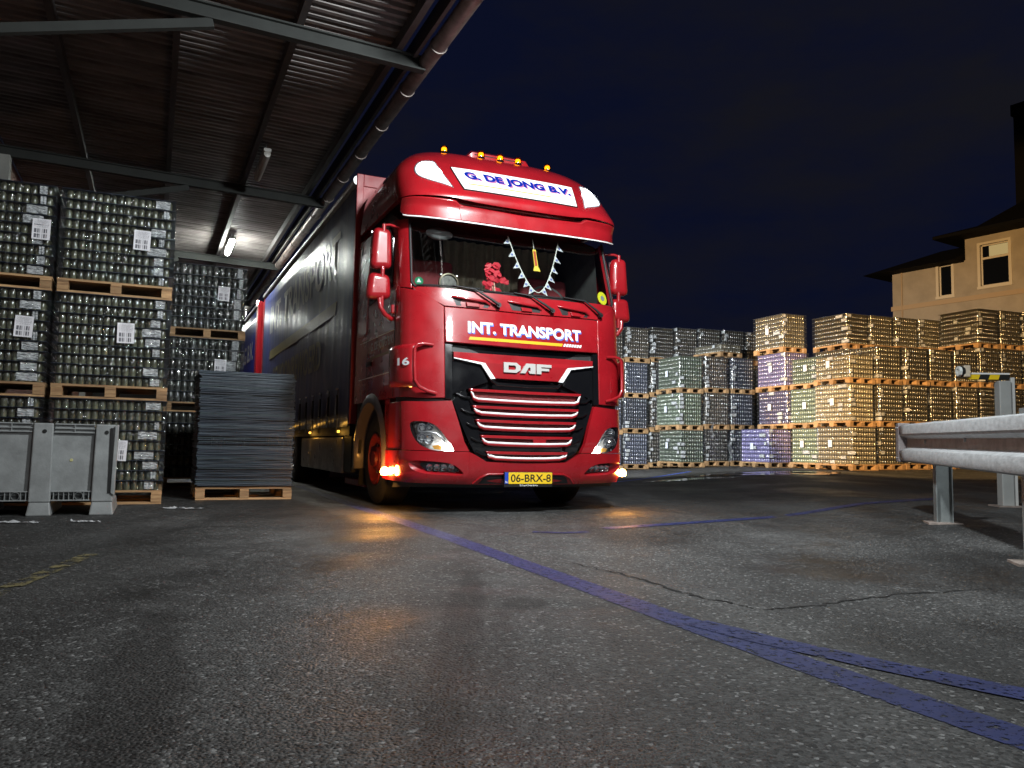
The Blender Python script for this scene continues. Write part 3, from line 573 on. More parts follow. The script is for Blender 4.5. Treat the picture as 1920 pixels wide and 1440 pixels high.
q = MB(); q.box(-1.05,-.45,1.05,1.25,1.98,2.72); q.box(.42,1.02,1.1,1.28,1.98,2.66); q.build('seat_back', pm('seat_red', (.14,.01,.015), .8), truck, bevel=.06, seg=3, smooth=80)
q = MB(); q.lathe([(0,-.03),(.06,-.03),(.10,-.01),(.11,.02),(.08,.05),(0,.06)], 20, Matrix.Translation((-.82,.52,2.86)) @ Matrix.Rotation(R(80),4,'X') @ Matrix.Diagonal((1.35,.6,1,1))); q.build('inside_mirror', pm('mirror_back', (.22,.22,.23), .3, coat=.5), truck, smooth=60)
stk = lambda u, v, r, mat, name, par=truck: MB().prism([(u+r*math.cos(a), v+r*math.sin(a)) for a in np.linspace(0, 2*math.pi, 24, endpoint=False)], lambda a, b: sp(a, b, -.0155), lambda a, b: sp(a, b, -.02)).build(name, mat, par)
stk(-1.12, 2.30, .045, pm('sticker_green', (.01,.22,.10), .5), 'green_sticker'); MB().prism([(-1.145,2.285),(-1.095,2.285),(-1.12,2.33)], lambda a, b: sp(a, b, -.0145), lambda a, b: sp(a, b, -.016)).build('sticker_mark', decal_w, truck, fixn=True)
stk(1.02, 2.315, .075, pm('sticker_yellow', (.72,.68,.03), .5), 'yellow_sticker'); stk(1.02, 2.315, .03, pm('sticker_grey', (.25,.27,.28), .5), 'sticker_centre')
for o_ in truck.children:
    if o_.name.startswith('sticker_centre'): o_.location = (0, -.002, 0)

# ---- side marker lamps with their light
def pt(name, loc, colr, power, parent, radius=.03):
    l = bpy.data.lights.new(name, 'POINT'); l.energy = power; l.color = colr; l.shadow_soft_size = radius; o = link(bpy.data.objects.new(name, l)); o.location = loc; o.parent = parent; return o
for (u, v) in ((-1.62,.392),(1.285,.40)):
    p = sp(u, v, .045); q = MB(); q.lathe([(.0,.045),(.024,.038),(.042,.015),(.044,-.012),(.036,-.036),(0,-.042)], 14, Matrix.Translation(p)); q.build('side_marker_lamp', amber2, truck, smooth=60); pt('marker_light', sp(u, v, .10), (1,.42,.08), 22 if u < 0 else 12, truck)
p = sp(-1.34,.412,.02); q = MB(); q.lathe([(.0,.05),(.014,.04),(.022,.0),(.014,-.045),(0,-.05)], 12, Matrix.Translation(p)); q.build('side_marker_lamp', amber2, truck, smooth=60)

# ---- body with curtain side
amber_small = emit('amber_small_glow', (1,.5,.06), 3.5)
pvc = pm('curtain_pvc', (.036,.052,.20), .36, coat=.15, coatr=.2, var=.3, vscale=1.2, rvar=.06, bump=.06, bscale=3.0, dirt=(.06,.065,.10), vstretch=(1, 2.5, .6))
q = MB(); q.box(-1.275,1.275,2.36,2.46,.95,4.0); hb = q.build('headboard', red_dull, truck, bevel=.01)
q = MB(); q.box(-1.285,-1.20,2.335,2.365,.9,4.01); q.box(1.20,1.285,2.335,2.365,.9,4.01); q.box(-1.2,1.2,2.34,2.362,3.86,4.01); q.build('headboard_frame', red_dull, hb, bevel=.006)
q = MB(); q.box(-1.25,1.25,2.46,11.2,1.0,1.12); q.build('load_bed', blackm, truck)
q = MB(); q.box(-1.24,1.24,2.46,11.2,3.93,3.96); q.build('body_roof', pm('tarp_roof', (.5,.5,.5), .7), truck)
def curtain(y0, y1, sgn, mat, parent, z0=.87, z1=3.86):
    ny = int((y1-y0)/.045); zs = np.linspace(z0, z1, 14); P = []
    for z in zs:
        f = (z-z0)/(z1-z0); row = []
        for i in range(ny+1):
            y = y0 + (y1-y0)*i/ny
            wv = .006*math.sin(y*2.4+1.3*math.sin(z*1.1))*math.sin(math.pi*f) + .0022*math.sin(y*9.1+2*math.sin(y*1.7)+z*1.2)*(1-f*.5) + .002*math.sin(y*23+z*2)*(1-f)
            row.append(Vector((sgn*(1.275+wv+.004), y, z)))
        P.append(row)
    q = MB(); q.grid(P, flip=(sgn > 0)); o = q.build('side_curtain', mat, parent, smooth=80, fixn=True); m_ = o.modifiers.new('solid', 'SOLIDIFY'); m_.thickness = .004; return o
for sgn in (-1, 1):
    cu_ = curtain(2.40, 11.15, sgn, pvc, truck)
    q = MB(); q.tube([(sgn*1.262, 2.36, 3.93), (sgn*1.262, 11.2, 3.93)], .065, 12); q.build('roof_rail', steel, truck, smooth=60)
    q = MB(); q.box(*(sorted((sgn*1.16, sgn*1.262))), 2.4, 11.2, .76, .88); q.build('lower_rail', blackm, truck)
    for k in range(14 if sgn < 0 else 0):
        y = 2.95 + .56*k; x = sgn*1.30
        q = MB(); q.box(*(sorted((x, x+sgn*.006))), y-.022, y+.022, .80, 1.36); sp_ = q.build('curtain_strap', blackm, truck)
        q = MB(); q.hexa([(x-.004,y-.045,1.02),(x-.03,y-.045,1.02),(x-.03,y+.045,1.02),(x-.004,y+.045,1.02),(x-.004,y-.02,1.28),(x-.025,y-.02,1.28),(x-.025,y+.02,1.28),(x-.004,y+.02,1.28)]); q.build('strap_buckle', blackg, sp_, fixn=True, bevel=.004)
        q = MB(); q.box(x-.03, x-.003, y-.018, y+.018, 1.345, 1.37); q.build('strap_clip', chrome, sp_)
def sidetext(body, y0, y1, z0, z1, mat, parent, bold=.02, name='curtain_lettering', off=1.289):   # reads from the rear (far y) to the front
    return text(name, body, mat, (-y1, -y0, z0, z1), lambda a, b: Vector((-off, -a, b)), parent, bold)
cw_ = pm('curtain_white', (.46,.46,.44), .36, coat=.15, coatr=.2, var=.3, vscale=3); cy_ = pm('curtain_yellow', (.27,.23,.11), .36, coat=.15, coatr=.2, var=.3, vscale=3)
sidetext('INT. TRANSPORT', 3.2, 10.0, 2.92, 3.50, cw_, truck)
sidetext('SCHOONREWOERD', 4.3, 9.3, 1.72, 2.16, cy_, truck)
q = MB(); q.prism([(-10.0,2.38),(-3.4,2.38),(-3.3,2.56),(-9.9,2.56)], lambda a, b: Vector((-1.289, -a, b)), lambda a, b: Vector((-1.283, -a, b))); q.build('curtain_stripe', cy_, truck, fixn=True)
q = MB(); q.box(-1.25,-.78,2.85,5.85,.285,.745); tb_ = q.build('tool_box', alu, truck, bevel=.02)
q = MB(); q.box(-1.255,-1.245,5.0,5.008,.30,.735); q.box(-1.27,-1.25,5.1,5.2,.5,.53); q.build('box_latch', steel, tb_)
q = MB(); q.box(-1.24,-.9,2.36,2.78,.30,.76); q.build('side_step', blackm, truck, bevel=.02)
q = MB(); q.box(-1.1,-.9,2.2,3.3,.14,.22); q.build('air_tank_bracket', red_dull, truck, bevel=.01)
for y in (2.98, 5.0, 7.4, 9.8):
    q = MB(); q.box(-1.285,-1.262,y-.035,y+.035,.80,.83); q.build('side_lamp', amber_small, truck, bevel=.006); pt('side_light', (-1.36, y, .80), (1,.5,.08), .5, truck, .02)
q = MB(); q.box(-1.29,1.29,11.2,11.28,.9,4.02); q.build('tail_frame', red_dull, truck, bevel=.01)

# ================================================================== TRAILER
trl = empty('drawbar_trailer', T(0, 12.35, 0), PSI, 'blue curtain-sided trailer with red front post behind the lorry body', 'trailer')
pvc2 = pm('trailer_pvc', (.012,.035,.46), .32, coat=.2, var=.2, vscale=1.5, bump=.1, bscale=3)
q = MB(); q.box(-1.275,1.275,0,.1,.95,4.0); q.box(-1.29,-1.20,-.02,.34,.9,4.02); q.box(1.20,1.29,-.02,.34,.9,4.02); q.build('front_post', pm('post_red', (.45,.01,.02), .4), trl, bevel=.01)
curtain(.34, 7.6, -1, pvc2, trl); curtain(.34, 7.6, 1, pvc2, trl)
q = MB(); q.tube([(-1.262,.1,3.93),(-1.262,7.6,3.93)], .065, 10); q.tube([(1.262,.1,3.93),(1.262,7.6,3.93)], .065, 10); q.build('roof_rail', steel, trl, smooth=60)
q = MB(); q.box(-1.24,1.24,.1,7.6,3.9,3.95); q.build('trailer_roof', MATS['tarp_roof'], trl)
q = MB(); q.box(-1.25,1.25,.1,7.65,.76,1.05); q.box(-1.27,1.27,7.6,7.7,.9,4.0); q.build('trailer_bed', blackm, trl)
sidetext('G. DE JONG B.V.', .75, 6.6, 2.55, 3.15, pm('trailer_white', (.75,.75,.75), .4), trl, name='trailer_lettering')
sidetext('CA', .70, 2.5, 1.65, 2.35, pm('trailer_yellow', (.80,.50,.03), .4), trl, .05, name='trailer_emblem')
for y in (2.4, 5.2):
    for sgn in (-1, 1): wheel(sgn*1.24, y, sgn, parent=trl, rimmat=rimg, wd=.58)
q = MB(); q.tube([(0,0,.75),(0,-1.6,.62)], .07, 8); q.build('drawbar', blackm, trl)
q = MB(); q.box(-1.32,-1.27,.02,.10,3.96,4.03); q.build('top_marker_lamp', emit('marker_white', (1,.75,.7), 40), trl)

# ================================================================== SETTING: ground, paint, puddle
def asphalt():
    m = bpy.data.materials.new('asphalt'); m.use_nodes = True; nt = m.node_tree; N = nt.nodes; L = nt.links; b = N['Principled BSDF']
    t = N.new('ShaderNodeTexCoord'); P = t.outputs['Object']
    def noise(s, d=5, r=.6, dist=0):
        n = N.new('ShaderNodeTexNoise'); n.inputs['Scale'].default_value = s; n.inputs['Detail'].default_value = d; n.inputs['Roughness'].default_value = r; n.inputs['Distortion'].default_value = dist; L.new(P, n.inputs[0]); return n.outputs[0]
    def mr(x, a, c, lo, hi):
        q = N.new('ShaderNodeMapRange'); q.inputs[1].default_value = a; q.inputs[2].default_value = c; q.inputs[3].default_value = lo; q.inputs[4].default_value = hi; L.new(x, q.inputs[0]); return q.outputs[0]
    def mth(op, a, c):
        q = N.new('ShaderNodeMath'); q.operation = op
        for i, x in ((0, a), (1, c)):
            if isinstance(x, (int, float)): q.inputs[i].default_value = x
            else: L.new(x, q.inputs[i])
        return q.outputs[0]
    big = noise(.55, 6, .62, .6); mid = noise(2.3, 6, .65, .4); streak = noise(9, 4)
    vo = N.new('ShaderNodeTexVoronoi'); vo.inputs['Scale'].default_value = 95; L.new(P, vo.inputs[0])
    vr = N.new('ShaderNodeSeparateColor'); L.new(vo.outputs['Color'], vr.inputs[0])
    grain = mr(vr.outputs[0], 0, 1, .28, 1.8)
    pale = mr(vr.outputs[1], .93, .97, 0, 1)
    trk = N.new('ShaderNodeMapping'); trk.inputs['Rotation'].default_value = (0, 0, -PSI*.55); trk.inputs['Scale'].default_value = (1.5, .16, 1); L.new(P, trk.inputs[0])
    tn = N.new('ShaderNodeTexNoise'); tn.inputs['Scale'].default_value = 1.1; tn.inputs['Detail'].default_value = 4; L.new(trk.outputs[0], tn.inputs[0])
    base = mr(big, .32, .68, .028, .058); base = mth('MULTIPLY', base, mr(tn.outputs[0], .38, .62, .55, 1.2)); base = mth('MULTIPLY', base, mr(mid, .3, .7, .72, 1.25)); base = mth('MULTIPLY', base, grain)
    base = mth('ADD', base, mth('MULTIPLY', pale, .15))
    # oil stains, tyre tracks, a resurfaced patch and painted canopy shade, each outlined
    edge = mth('MULTIPLY', mth('SUBTRACT', noise(5, 6, .7, .5), .5), 1.5); stain_shade = None
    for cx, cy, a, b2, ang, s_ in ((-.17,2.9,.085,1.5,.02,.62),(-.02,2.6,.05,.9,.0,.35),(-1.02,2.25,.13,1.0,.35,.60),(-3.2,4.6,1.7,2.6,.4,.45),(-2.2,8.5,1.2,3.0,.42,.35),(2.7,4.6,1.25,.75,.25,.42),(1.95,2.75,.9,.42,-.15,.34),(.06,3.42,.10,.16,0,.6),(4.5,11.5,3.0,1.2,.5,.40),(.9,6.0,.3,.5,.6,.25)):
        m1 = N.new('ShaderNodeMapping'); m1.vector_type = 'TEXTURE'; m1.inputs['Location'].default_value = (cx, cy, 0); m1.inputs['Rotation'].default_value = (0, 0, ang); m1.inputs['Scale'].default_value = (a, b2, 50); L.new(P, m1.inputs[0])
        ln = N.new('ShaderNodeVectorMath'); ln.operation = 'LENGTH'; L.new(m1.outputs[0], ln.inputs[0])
        k_ = mr(mth('ADD', ln.outputs['Value'], edge), 1.15, .75, 0, s_); stain_shade = k_ if stain_shade is None else mth('MAXIMUM', stain_shade, k_)
    base = mth('MULTIPLY', base, mth('SUBTRACT', 1, stain_shade))
    dust = None
    for cx, cy, a, b2 in ((-1.35,2.75,.16,.30),(-2.35,4.1,.35,.4),(-.25,3.75,.45,.18),(.05,2.35,.35,.7)):
        m1 = N.new('ShaderNodeMapping'); m1.vector_type = 'TEXTURE'; m1.inputs['Location'].default_value = (cx, cy, 0); m1.inputs['Scale'].default_value = (a, b2, 50); L.new(P, m1.inputs[0])
        ln = N.new('ShaderNodeVectorMath'); ln.operation = 'LENGTH'; L.new(m1.outputs[0], ln.inputs[0])
        k_ = mth('MULTIPLY', mr(mth('ADD', ln.outputs['Value'], edge), 1.1, .5, 0, 1), mr(noise(30, 5, .7), .52, .66, 0, 1)); dust = k_ if dust is None else mth('MAXIMUM', dust, k_)
    base = mth('ADD', base, mth('MULTIPLY', dust, .05))
    cc = N.new('ShaderNodeCombineColor'); L.new(base, cc.inputs[0]); L.new(mth('MULTIPLY', base, 1.01), cc.inputs[1]); L.new(mth('MULTIPLY', base, 1.0), cc.inputs[2]); L.new(cc.outputs[0], b.inputs['Base Color'])
    wet = mr(noise(.7, 5, .6, .8), .46, .66, 0, 1)
    L.new(mth('ADD', mr(wet, 0, 1, .66, .36), mr(mid, .3, .7, -.06, .06)), b.inputs['Roughness'])
    b.inputs['Specular IOR Level'].default_value = .45
    hgt = mth('ADD', mth('MULTIPLY', mr(vo.outputs['Distance'], 0, .7, 1, 0), .5), mth('MULTIPLY', noise(38, 4), .9)); hgt = mth('ADD', hgt, mth('MULTIPLY', mid, 1.2))
    k = N.new('ShaderNodeBump'); k.inputs['Distance'].default_value = .009; L.new(mr(wet, 0, 1, 1.0, .75), k.inputs['Strength']); L.new(hgt, k.inputs['Height']); L.new(k.outputs[0], b.inputs['Normal'])
    return m
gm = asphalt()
def axis(lo, hi, n0, n1, fine): return sorted(set([round(v, 3) for v in np.arange(n0, n1+1e-6, fine)] + [lo, lo/2+n0/2, hi/2+n1/2, hi]))
xs = axis(-300, 300, -14, 26, .5); ys = axis(-200, 500, -10, 40, .5)
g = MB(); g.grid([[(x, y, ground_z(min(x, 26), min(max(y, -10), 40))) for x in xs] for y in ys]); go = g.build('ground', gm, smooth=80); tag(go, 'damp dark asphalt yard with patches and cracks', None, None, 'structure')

def strip(name, pts, wd, mat, z=.004, label=None, n=None, jitter=.002, cat='floor marking'):
    pts = [Vector((*p, 0)) for p in pts]; dense = []
    for a, b in zip(pts[:-1], pts[1:]):
        k = max(2, int((b-a).length/.08)); dense += [a.lerp(b, i/k) for i in range(k)]
    dense.append(pts[-1]); P = [[], []]
    for i, p in enumerate(dense):
        d = (dense[min(i+1, len(dense)-1)] - dense[max(i-1, 0)]).normalized(); nn = Vector((-d.y, d.x, 0)); w_ = wd(i/len(dense)) if callable(wd) else wd
        for s_, r in ((1, 0), (-1, 1)):
            q = p + nn*s_*(w_/2 + random.uniform(-jitter, jitter)); P[r].append((q.x, q.y, ground_z(q.x, q.y) + z))
    q = MB(); q.grid([P[1], P[0]]); o = q.build(name, mat); return tag(o, label, cat, None, None)
def worn(name, colr, keep=.5, scale=14):
    m = pm(name, colr, .5, var=.35, vscale=10, bump=.35, bscale=70, bdist=.004); nt = m.node_tree; N = nt.nodes; L = nt.links; b = N['Principled BSDF']
    t = N.new('ShaderNodeTexCoord'); n = N.new('ShaderNodeTexNoise'); n.inputs['Scale'].default_value = scale; n.inputs['Detail'].default_value = 8; n.inputs['Roughness'].default_value = .7; L.new(t.outputs['Object'], n.inputs[0])
    q = N.new('ShaderNodeMapRange'); q.inputs[1].default_value = keep-.04; q.inputs[2].default_value = keep+.04; q.inputs[3].default_value = 1; q.inputs[4].default_value = 0; L.new(n.outputs[0], q.inputs[0]); L.new(q.outputs[0], b.inputs['Alpha']); return m
tape = worn('blue_tape', (.020, .029, .11), .57, 34); tape2 = worn('blue_tape_worn', (.022, .032, .12), .58, 18)
strip('floor_tape', [(-3.25,12.25),(-2.2,9.85),(-1.33,7.83),(-.4,5.72),(.37,3.86),(.70,3.06),(.93,2.53),(1.12,2.11),(1.35,1.62),(1.8,.7)], .15, tape, .0022, 'long blue tape line running from the lorry past the camera')
strip('floor_tape', [(.72,3.10),(.90,2.84),(1.15,2.55),(1.43,2.26),(1.9,1.8)], .13, tape, .0042, 'short blue tape branch splitting off the long line near the right edge')
strip('floor_tape', [(.78,6.62),(1.7,7.32),(2.9,8.25),(4.2,9.2),(5.6,10.2)], .14, tape2, .004, 'worn blue tape line running towards the crash barrier')
strip('floor_tape', [(.18,6.25),(.42,6.22),(.62,6.32)], .07, tape2, .004, 'small torn scrap of blue tape in front of the bumper')
strip('floor_tape', [(1.55,14.7),(3.0,17.0),(4.4,19.5)], .10, worn('blue_light_streak', (.03,.10,.55), .62, 12), .004, 'blue strip painted as a streak of light before the stacked pallets')  # bright blue colour stands in for light falling on the ground
YELLOW = [[-2.1, 3.16], [-2.18, 3.47], [-2.27, 3.96], [-2.4, 4.62]]
strip('floor_line', YELLOW, .09, worn('yellow_paint', (.13,.11,.05), .49, 9), .004, 'faded yellow painted line at the left edge')
crackm = pm('crack_fill', (.006,.006,.006), .9)
def crack(pts, label):
    q = [Vector((*p, 0)) for p in pts]; d = [q[0]]
    for a, b in zip(q[:-1], q[1:]):
        for i in range(1, 9): d.append(a.lerp(b, i/8) + Vector((random.uniform(-.02,.02), random.uniform(-.02,.02), 0)))
    strip('asphalt_crack', [(p.x, p.y) for p in d], lambda f: .006+.016*abs(math.sin(f*23))*math.sin(math.pi*min(1, f+.05)), crackm, .003, label, jitter=.005, cat='crack')
crack([(.36,4.62),(.62,4.22),(.78,3.80),(.92,3.55),(1.06,3.38)], 'jagged dark crack beside the long blue tape line')
crack([(1.06,3.38),(1.35,3.50),(1.75,3.75),(2.4,4.0)], 'thin crack curving right from the end of the jagged crack')
pd_ = pm('puddle_water', (.010,.010,.011), .03, spec=.6)
def puddle(cx, cy, rx, ry, ang, label):
    pts = [];
    for k in range(40):
        a = 2*math.pi*k/40; r = 1+.18*math.sin(3*a+cx)+.10*math.sin(7*a+cy); x = rx*r*math.cos(a); y = ry*r*math.sin(a); pts.append((cx+x*math.cos(ang)-y*math.sin(ang), cy+x*math.sin(ang)+y*math.cos(ang)))
    q = MB(); z0 = max(ground_z(x, y) for x, y in pts)*.5 + min(ground_z(x, y) for x, y in pts)*.5; q.add([(cx, cy, ground_z(cx, cy)+.005)] + [(x, y, ground_z(x, y)+.004) for x, y in pts], [(0, k+1, (k+1) % 40+1) for k in range(40)]); tag(q.build('puddle', pd_), label, 'puddle', None, 'structure')
puddle(5.6, 17.0, 1.6, .8, .1, 'shallow puddle in front of the purple-lit stack')
puddle(3.6, 15.6, .9, .35, .2, 'small puddle beyond the right front corner of the lorry')
litter_m = pm('litter_film', (.55,.56,.58), .35, bump=.6, bscale=30, alpha=.8)
def scrap(name, px, py, rx, ry, label, seed):
    rnd = random.Random(seed); q = MB(); n = 12
    P = [[(px+rx*(i/n-.5)*2, py+ry*(j/4-.5)*2*(math.sin(math.pi*(i+.4)/(n+.8))**.7)+rnd.uniform(-.01,.01), ground_z(px,py)+.006+abs(rnd.gauss(0,.008))) for i in range(n+1)] for j in range(5)]
    q.grid(P); tag(q.build(name, litter_m, smooth=30), label, 'litter')
scrap('film_scrap', -3.15, 7.75, .20, .03, 'scrap of clear film lying before the pallet of blue sheets', 3)
scrap('film_scrap', -3.85, 6.2, .22, .03, 'thin scrap of film lying below the grey plastic bin', 4)
scrap('film_scrap', -3.35, 6.35, .12, .025, 'little film scrap lying right of the bin feet', 6)

# ================================================================== CANOPY
can = empty('canopy', T(0, 0, 0), PSI, 'dark corrugated canopy roof on steel rafters with a gutter along its edge', 'canopy')
sheetm = pm('corrugated_sheet', (.21,.19,.185), .55, metal=.15, var=.5, vscale=1.6, rvar=.15, dirt=(.07,.06,.055), vstretch=(.6, 2.5, 1))
beam = pm('painted_beam', (.026,.029,.027), .75, var=.3, vscale=3); beamd = pm('dark_beam', (.055,.05,.05), .6, var=.4, vscale=4)
XL, XR = -5.75, -1.12
def roofz(x): return 5.02 + (-1.0 - x)*.026
YC0, YC1 = -8.0, 30.0
nrib = 0
y = YC0
while y < YC1 - .01:       # separate sheets, each overlapping the next
    ya, yb = y, min(y+.98, YC1); P = []
    prof = []; k = 0
    yy = ya
    while yy < yb + .03: prof += [(yy, 0), (yy+.055, 0), (yy+.07, .045), (yy+.125, .045)]; yy += .14
    prof = [p for p in prof if p[0] <= yb+.035]
    dz = .004*(nrib % 2)
    for x0 in (XL, -3.4, XR): P.append([(x0, p[0], roofz(x0)+p[1]+dz+.03) for p in prof])
    q = MB(); q.grid(P); q.build('roof_sheet', sheetm, can); nrib += 1; y += .98
for yr in (-4.8, .87, 6.5, 12.1, 17.7, 23.3):
    q = MB(); zb = lambda x: roofz(x)-.27
    for dy, za, zc in ((.05, 0, .018), (.006, .018, .14), (.05, .14, .158)):
        q.hexa([(XL,yr-dy,zb(XL)+za),(-.92,yr-dy,zb(-.92)+za),(-.92,yr+dy,zb(-.92)+za),(XL,yr+dy,zb(XL)+za),(XL,yr-dy,zb(XL)+zc),(-.92,yr-dy,zb(-.92)+zc),(-.92,yr+dy,zb(-.92)+zc),(XL,yr+dy,zb(XL)+zc)])
    q.build('rafter', beam, can)
    q = MB(); q.bar((-3.1,yr,roofz(-3.1)-.30), (XL,yr,4.05), .07, .09); q.build('brace', beam, can)
    q = MB(); q.box(XL-.02, XL+.16, yr-.09, yr+.09, 0, roofz(XL)-.27); q.build('wall_post', pm('post_paint', (.30,.31,.29), .6, var=.2), can)
for xp in (-2.27, -3.42, -4.62, -1.22):
    q = MB(); q.box(xp-.035, xp+.035, YC0, YC1, roofz(xp)-.11, roofz(xp)+.028); q.build('purlin', beamd, can)
q = MB(); q.box(-1.06, -1.02, YC0, YC1, roofz(-1.04)-.14, roofz(-1.04)+.06); q.build('fascia', beamd, can)
q = MB(); gp = [(-.90, y_, 4.86) for y_ in np.arange(YC0, YC1, 1.0)]; q.tube(gp, .085, 14); gut = q.build('gutter', pm('gutter_zinc', (.20,.165,.15), .5, metal=.4, var=.45, vscale=6), can, smooth=60)
for y_ in np.arange(YC0+.4, YC1, 1.15):
    q = MB(); q.lathe([(.087,-.02),(.097,-.018),(.097,.018),(.087,.02)], 16, Matrix.Translation((-.90, y_, 4.86)) @ Matrix.Rotation(R(90), 4, 'X')); q.build('gutter_joint', MATS['gutter_zinc'], gut, smooth=40)
wl = MB(); wl.box(XL-.35, XL-.03, YC0, YC1, 0, 5.2)
brickm = bpy.data.materials.new('brick_wall'); brickm.use_nodes = True
_n = brickm.node_tree.nodes; _l = brickm.node_tree.links; bt = _n.new('ShaderNodeTexBrick'); bt.inputs['Scale'].default_value = 4.2; bt.inputs['Color1'].default_value = (.16,.06,.035,1); bt.inputs['Color2'].default_value = (.11,.045,.03,1); bt.inputs['Mortar'].default_value = (.12,.10,.085,1)
tcx = _n.new('ShaderNodeTexCoord'); mpx = _n.new('ShaderNodeMapping'); mpx.inputs['Rotation'].default_value = (R(90), 0, R(90)); _l.new(tcx.outputs['Object'], mpx.inputs[0]); _l.new(mpx.outputs[0], bt.inputs[0]); _l.new(bt.outputs[0], _n['Principled BSDF'].inputs['Base Color'])
wo_ = wl.build('brick_wall', brickm); wo_.location = T(0,0,0); wo_.rotation_euler = (0,0,PSI); tag(wo_, 'dark brick wall behind the stacks under the canopy', 'wall')
bw = MB(); bw.box(XL-.3, -.9, YC1+.02, YC1+.3, 0, 5.2); bo = bw.build('end_wall', pm('end_wall', (.06,.055,.05), .8, var=.3)); bo.location = T(0,0,0); bo.rotation_euler = (0,0,PSI); tag(bo, 'dark end wall at the far end of the canopy', 'wall')
# tubes under the purlin: one lit, one dark
def fluor(yc, lit, label, L_=1.25):
    z = roofz(-2.1)-.20; e = empty('tube_light', T(-2.12, yc, z), PSI, label, 'light')
    q = MB(); q.box(-.055,.055,-L_/2,L_/2,.035,.085); q.build('housing', pm('tube_housing', (.55,.55,.53), .5), e, bevel=.008)
    q = MB(); q.lathe([(0,-L_/2+.01),(.048,-L_/2+.02),(.052,-L_/2+.05),(.052,L_/2-.05),(.048,L_/2-.02),(0,L_/2-.01)], 14, Matrix.Rotation(R(90),4,'X')); q.build('diffuser', emit('tube_glow', (.95,1,.93), P_TUBE) if lit else pm('diffuser_dull', (.42,.41,.38), .4), e, smooth=50)
    for s_ in (-1, 1):
        q = MB(); q.tube([(0,s_*L_*.35,.08),(0,s_*L_*.35,.20)], .008, 6); q.build('hanger', steel, e)
    return e
fluor(5.13, False, 'unlit fluorescent tube under the canopy, above the sheet stack')
fluor(10.7, True, 'lit fluorescent tube under the canopy, beside the far jar stack')
fluor(20.5, True, 'small far lit tube at the deep end of the canopy')

# ================================================================== PALLETS AND JAR LOADS
def wood(name, c1, c2):
    m = bpy.data.materials.new(name); m.use_nodes = True; N = m.node_tree.nodes; L = m.node_tree.links; b = N['Principled BSDF']; b.inputs['Roughness'].default_value = .75
    t = N.new('ShaderNodeTexCoord'); mp_ = N.new('ShaderNodeMapping'); mp_.inputs['Scale'].default_value = (3, 22, 30); L.new(t.outputs['Object'], mp_.inputs[0])
    oi = N.new('ShaderNodeObjectInfo'); n = N.new('ShaderNodeTexNoise'); n.noise_dimensions = '4D'; n.inputs['Scale'].default_value = 2.2; n.inputs['Detail'].default_value = 6; L.new(mp_.outputs[0], n.inputs['Vector'])
    w4 = N.new('ShaderNodeMath'); w4.operation = 'MULTIPLY'; w4.inputs[1].default_value = 40; L.new(oi.outputs['Random'], w4.inputs[0]); L.new(w4.outputs[0], n.inputs['W'])
    r = N.new('ShaderNodeValToRGB'); r.color_ramp.elements[0].position = .3; r.color_ramp.elements[0].color = col4(c1); r.color_ramp.elements[1].position = .7; r.color_ramp.elements[1].color = col4(c2); L.new(n.outputs[0], r.inputs[0])
    hs = N.new('ShaderNodeHueSaturation'); q = N.new('ShaderNodeMapRange'); q.inputs[3].default_value = .62; q.inputs[4].default_value = 1.2; L.new(oi.outputs['Random'], q.inputs[0]); L.new(q.outputs[0], hs.inputs['Value']); L.new(r.outputs[0], hs.inputs['Color']); L.new(hs.outputs[0], b.inputs['Base Color'])
    k = N.new('ShaderNodeBump'); k.inputs['Strength'].default_value = .4; k.inputs['Distance'].default_value = .004; L.new(n.outputs[0], k.inputs['Height']); L.new(k.outputs[0], b.inputs['Normal']); return m
woodm = wood('pallet_wood', (.22,.12,.055), (.46,.29,.14))
_pm = {}
def bmesh_box(key, sx, sy, sz, mat):
    if key not in _pm: _pm[key] = MB().box(-sx/2, sx/2, -sy/2, sy/2, 0, sz).mesh(key.split(':')[0], mat)
    return _pm[key]
def part(name, me, parent, loc=(0,0,0), rz=0):
    o = link(bpy.data.objects.new(name, me)); o.parent = parent; o.location = loc
    if rz: o.rotation_euler = (0, 0, rz)
    return o
ORD = ['first', 'second', 'third', 'fourth', 'fifth', 'sixth', 'seventh', 'eighth', 'ninth', 'tenth']
def pallet(loc, rz, W, D, label, group):     # origin at the middle of the front edge
    e = empty('pallet', loc, rz, label, 'pallet', group); k = f'{W:.2f}{D:.2f}'; bw_ = .10
    jit = lambda: random.uniform(-.004, .004)
    for yy in (.06, D/2, D-.06): part('bottom_board', bmesh_box('bottom_board:'+k, W, .098, .021, woodm), e, (jit(), yy, 0))
    for yy in (.075, D/2, D-.075):
        for xx in (-W/2+.05, 0, W/2-.05): part('block', bmesh_box('block:'+k, bw_+(.035 if xx == 0 else 0), .142, .078, woodm), e, (xx+jit(), yy, .0212))
    for xx in (-W/2+.05, 0, W/2-.05): part('stringer', bmesh_box('stringer:'+k, .10, D, .021, woodm), e, (xx, D/2, .0994))
    nb = 5
    for i in range(nb): part('deck_board', bmesh_box('deck_board:'+k, W+.004, D/nb-.045, .022, woodm), e, (jit(), D*(i+.5)/nb, .1206))
    return e
PH = .143
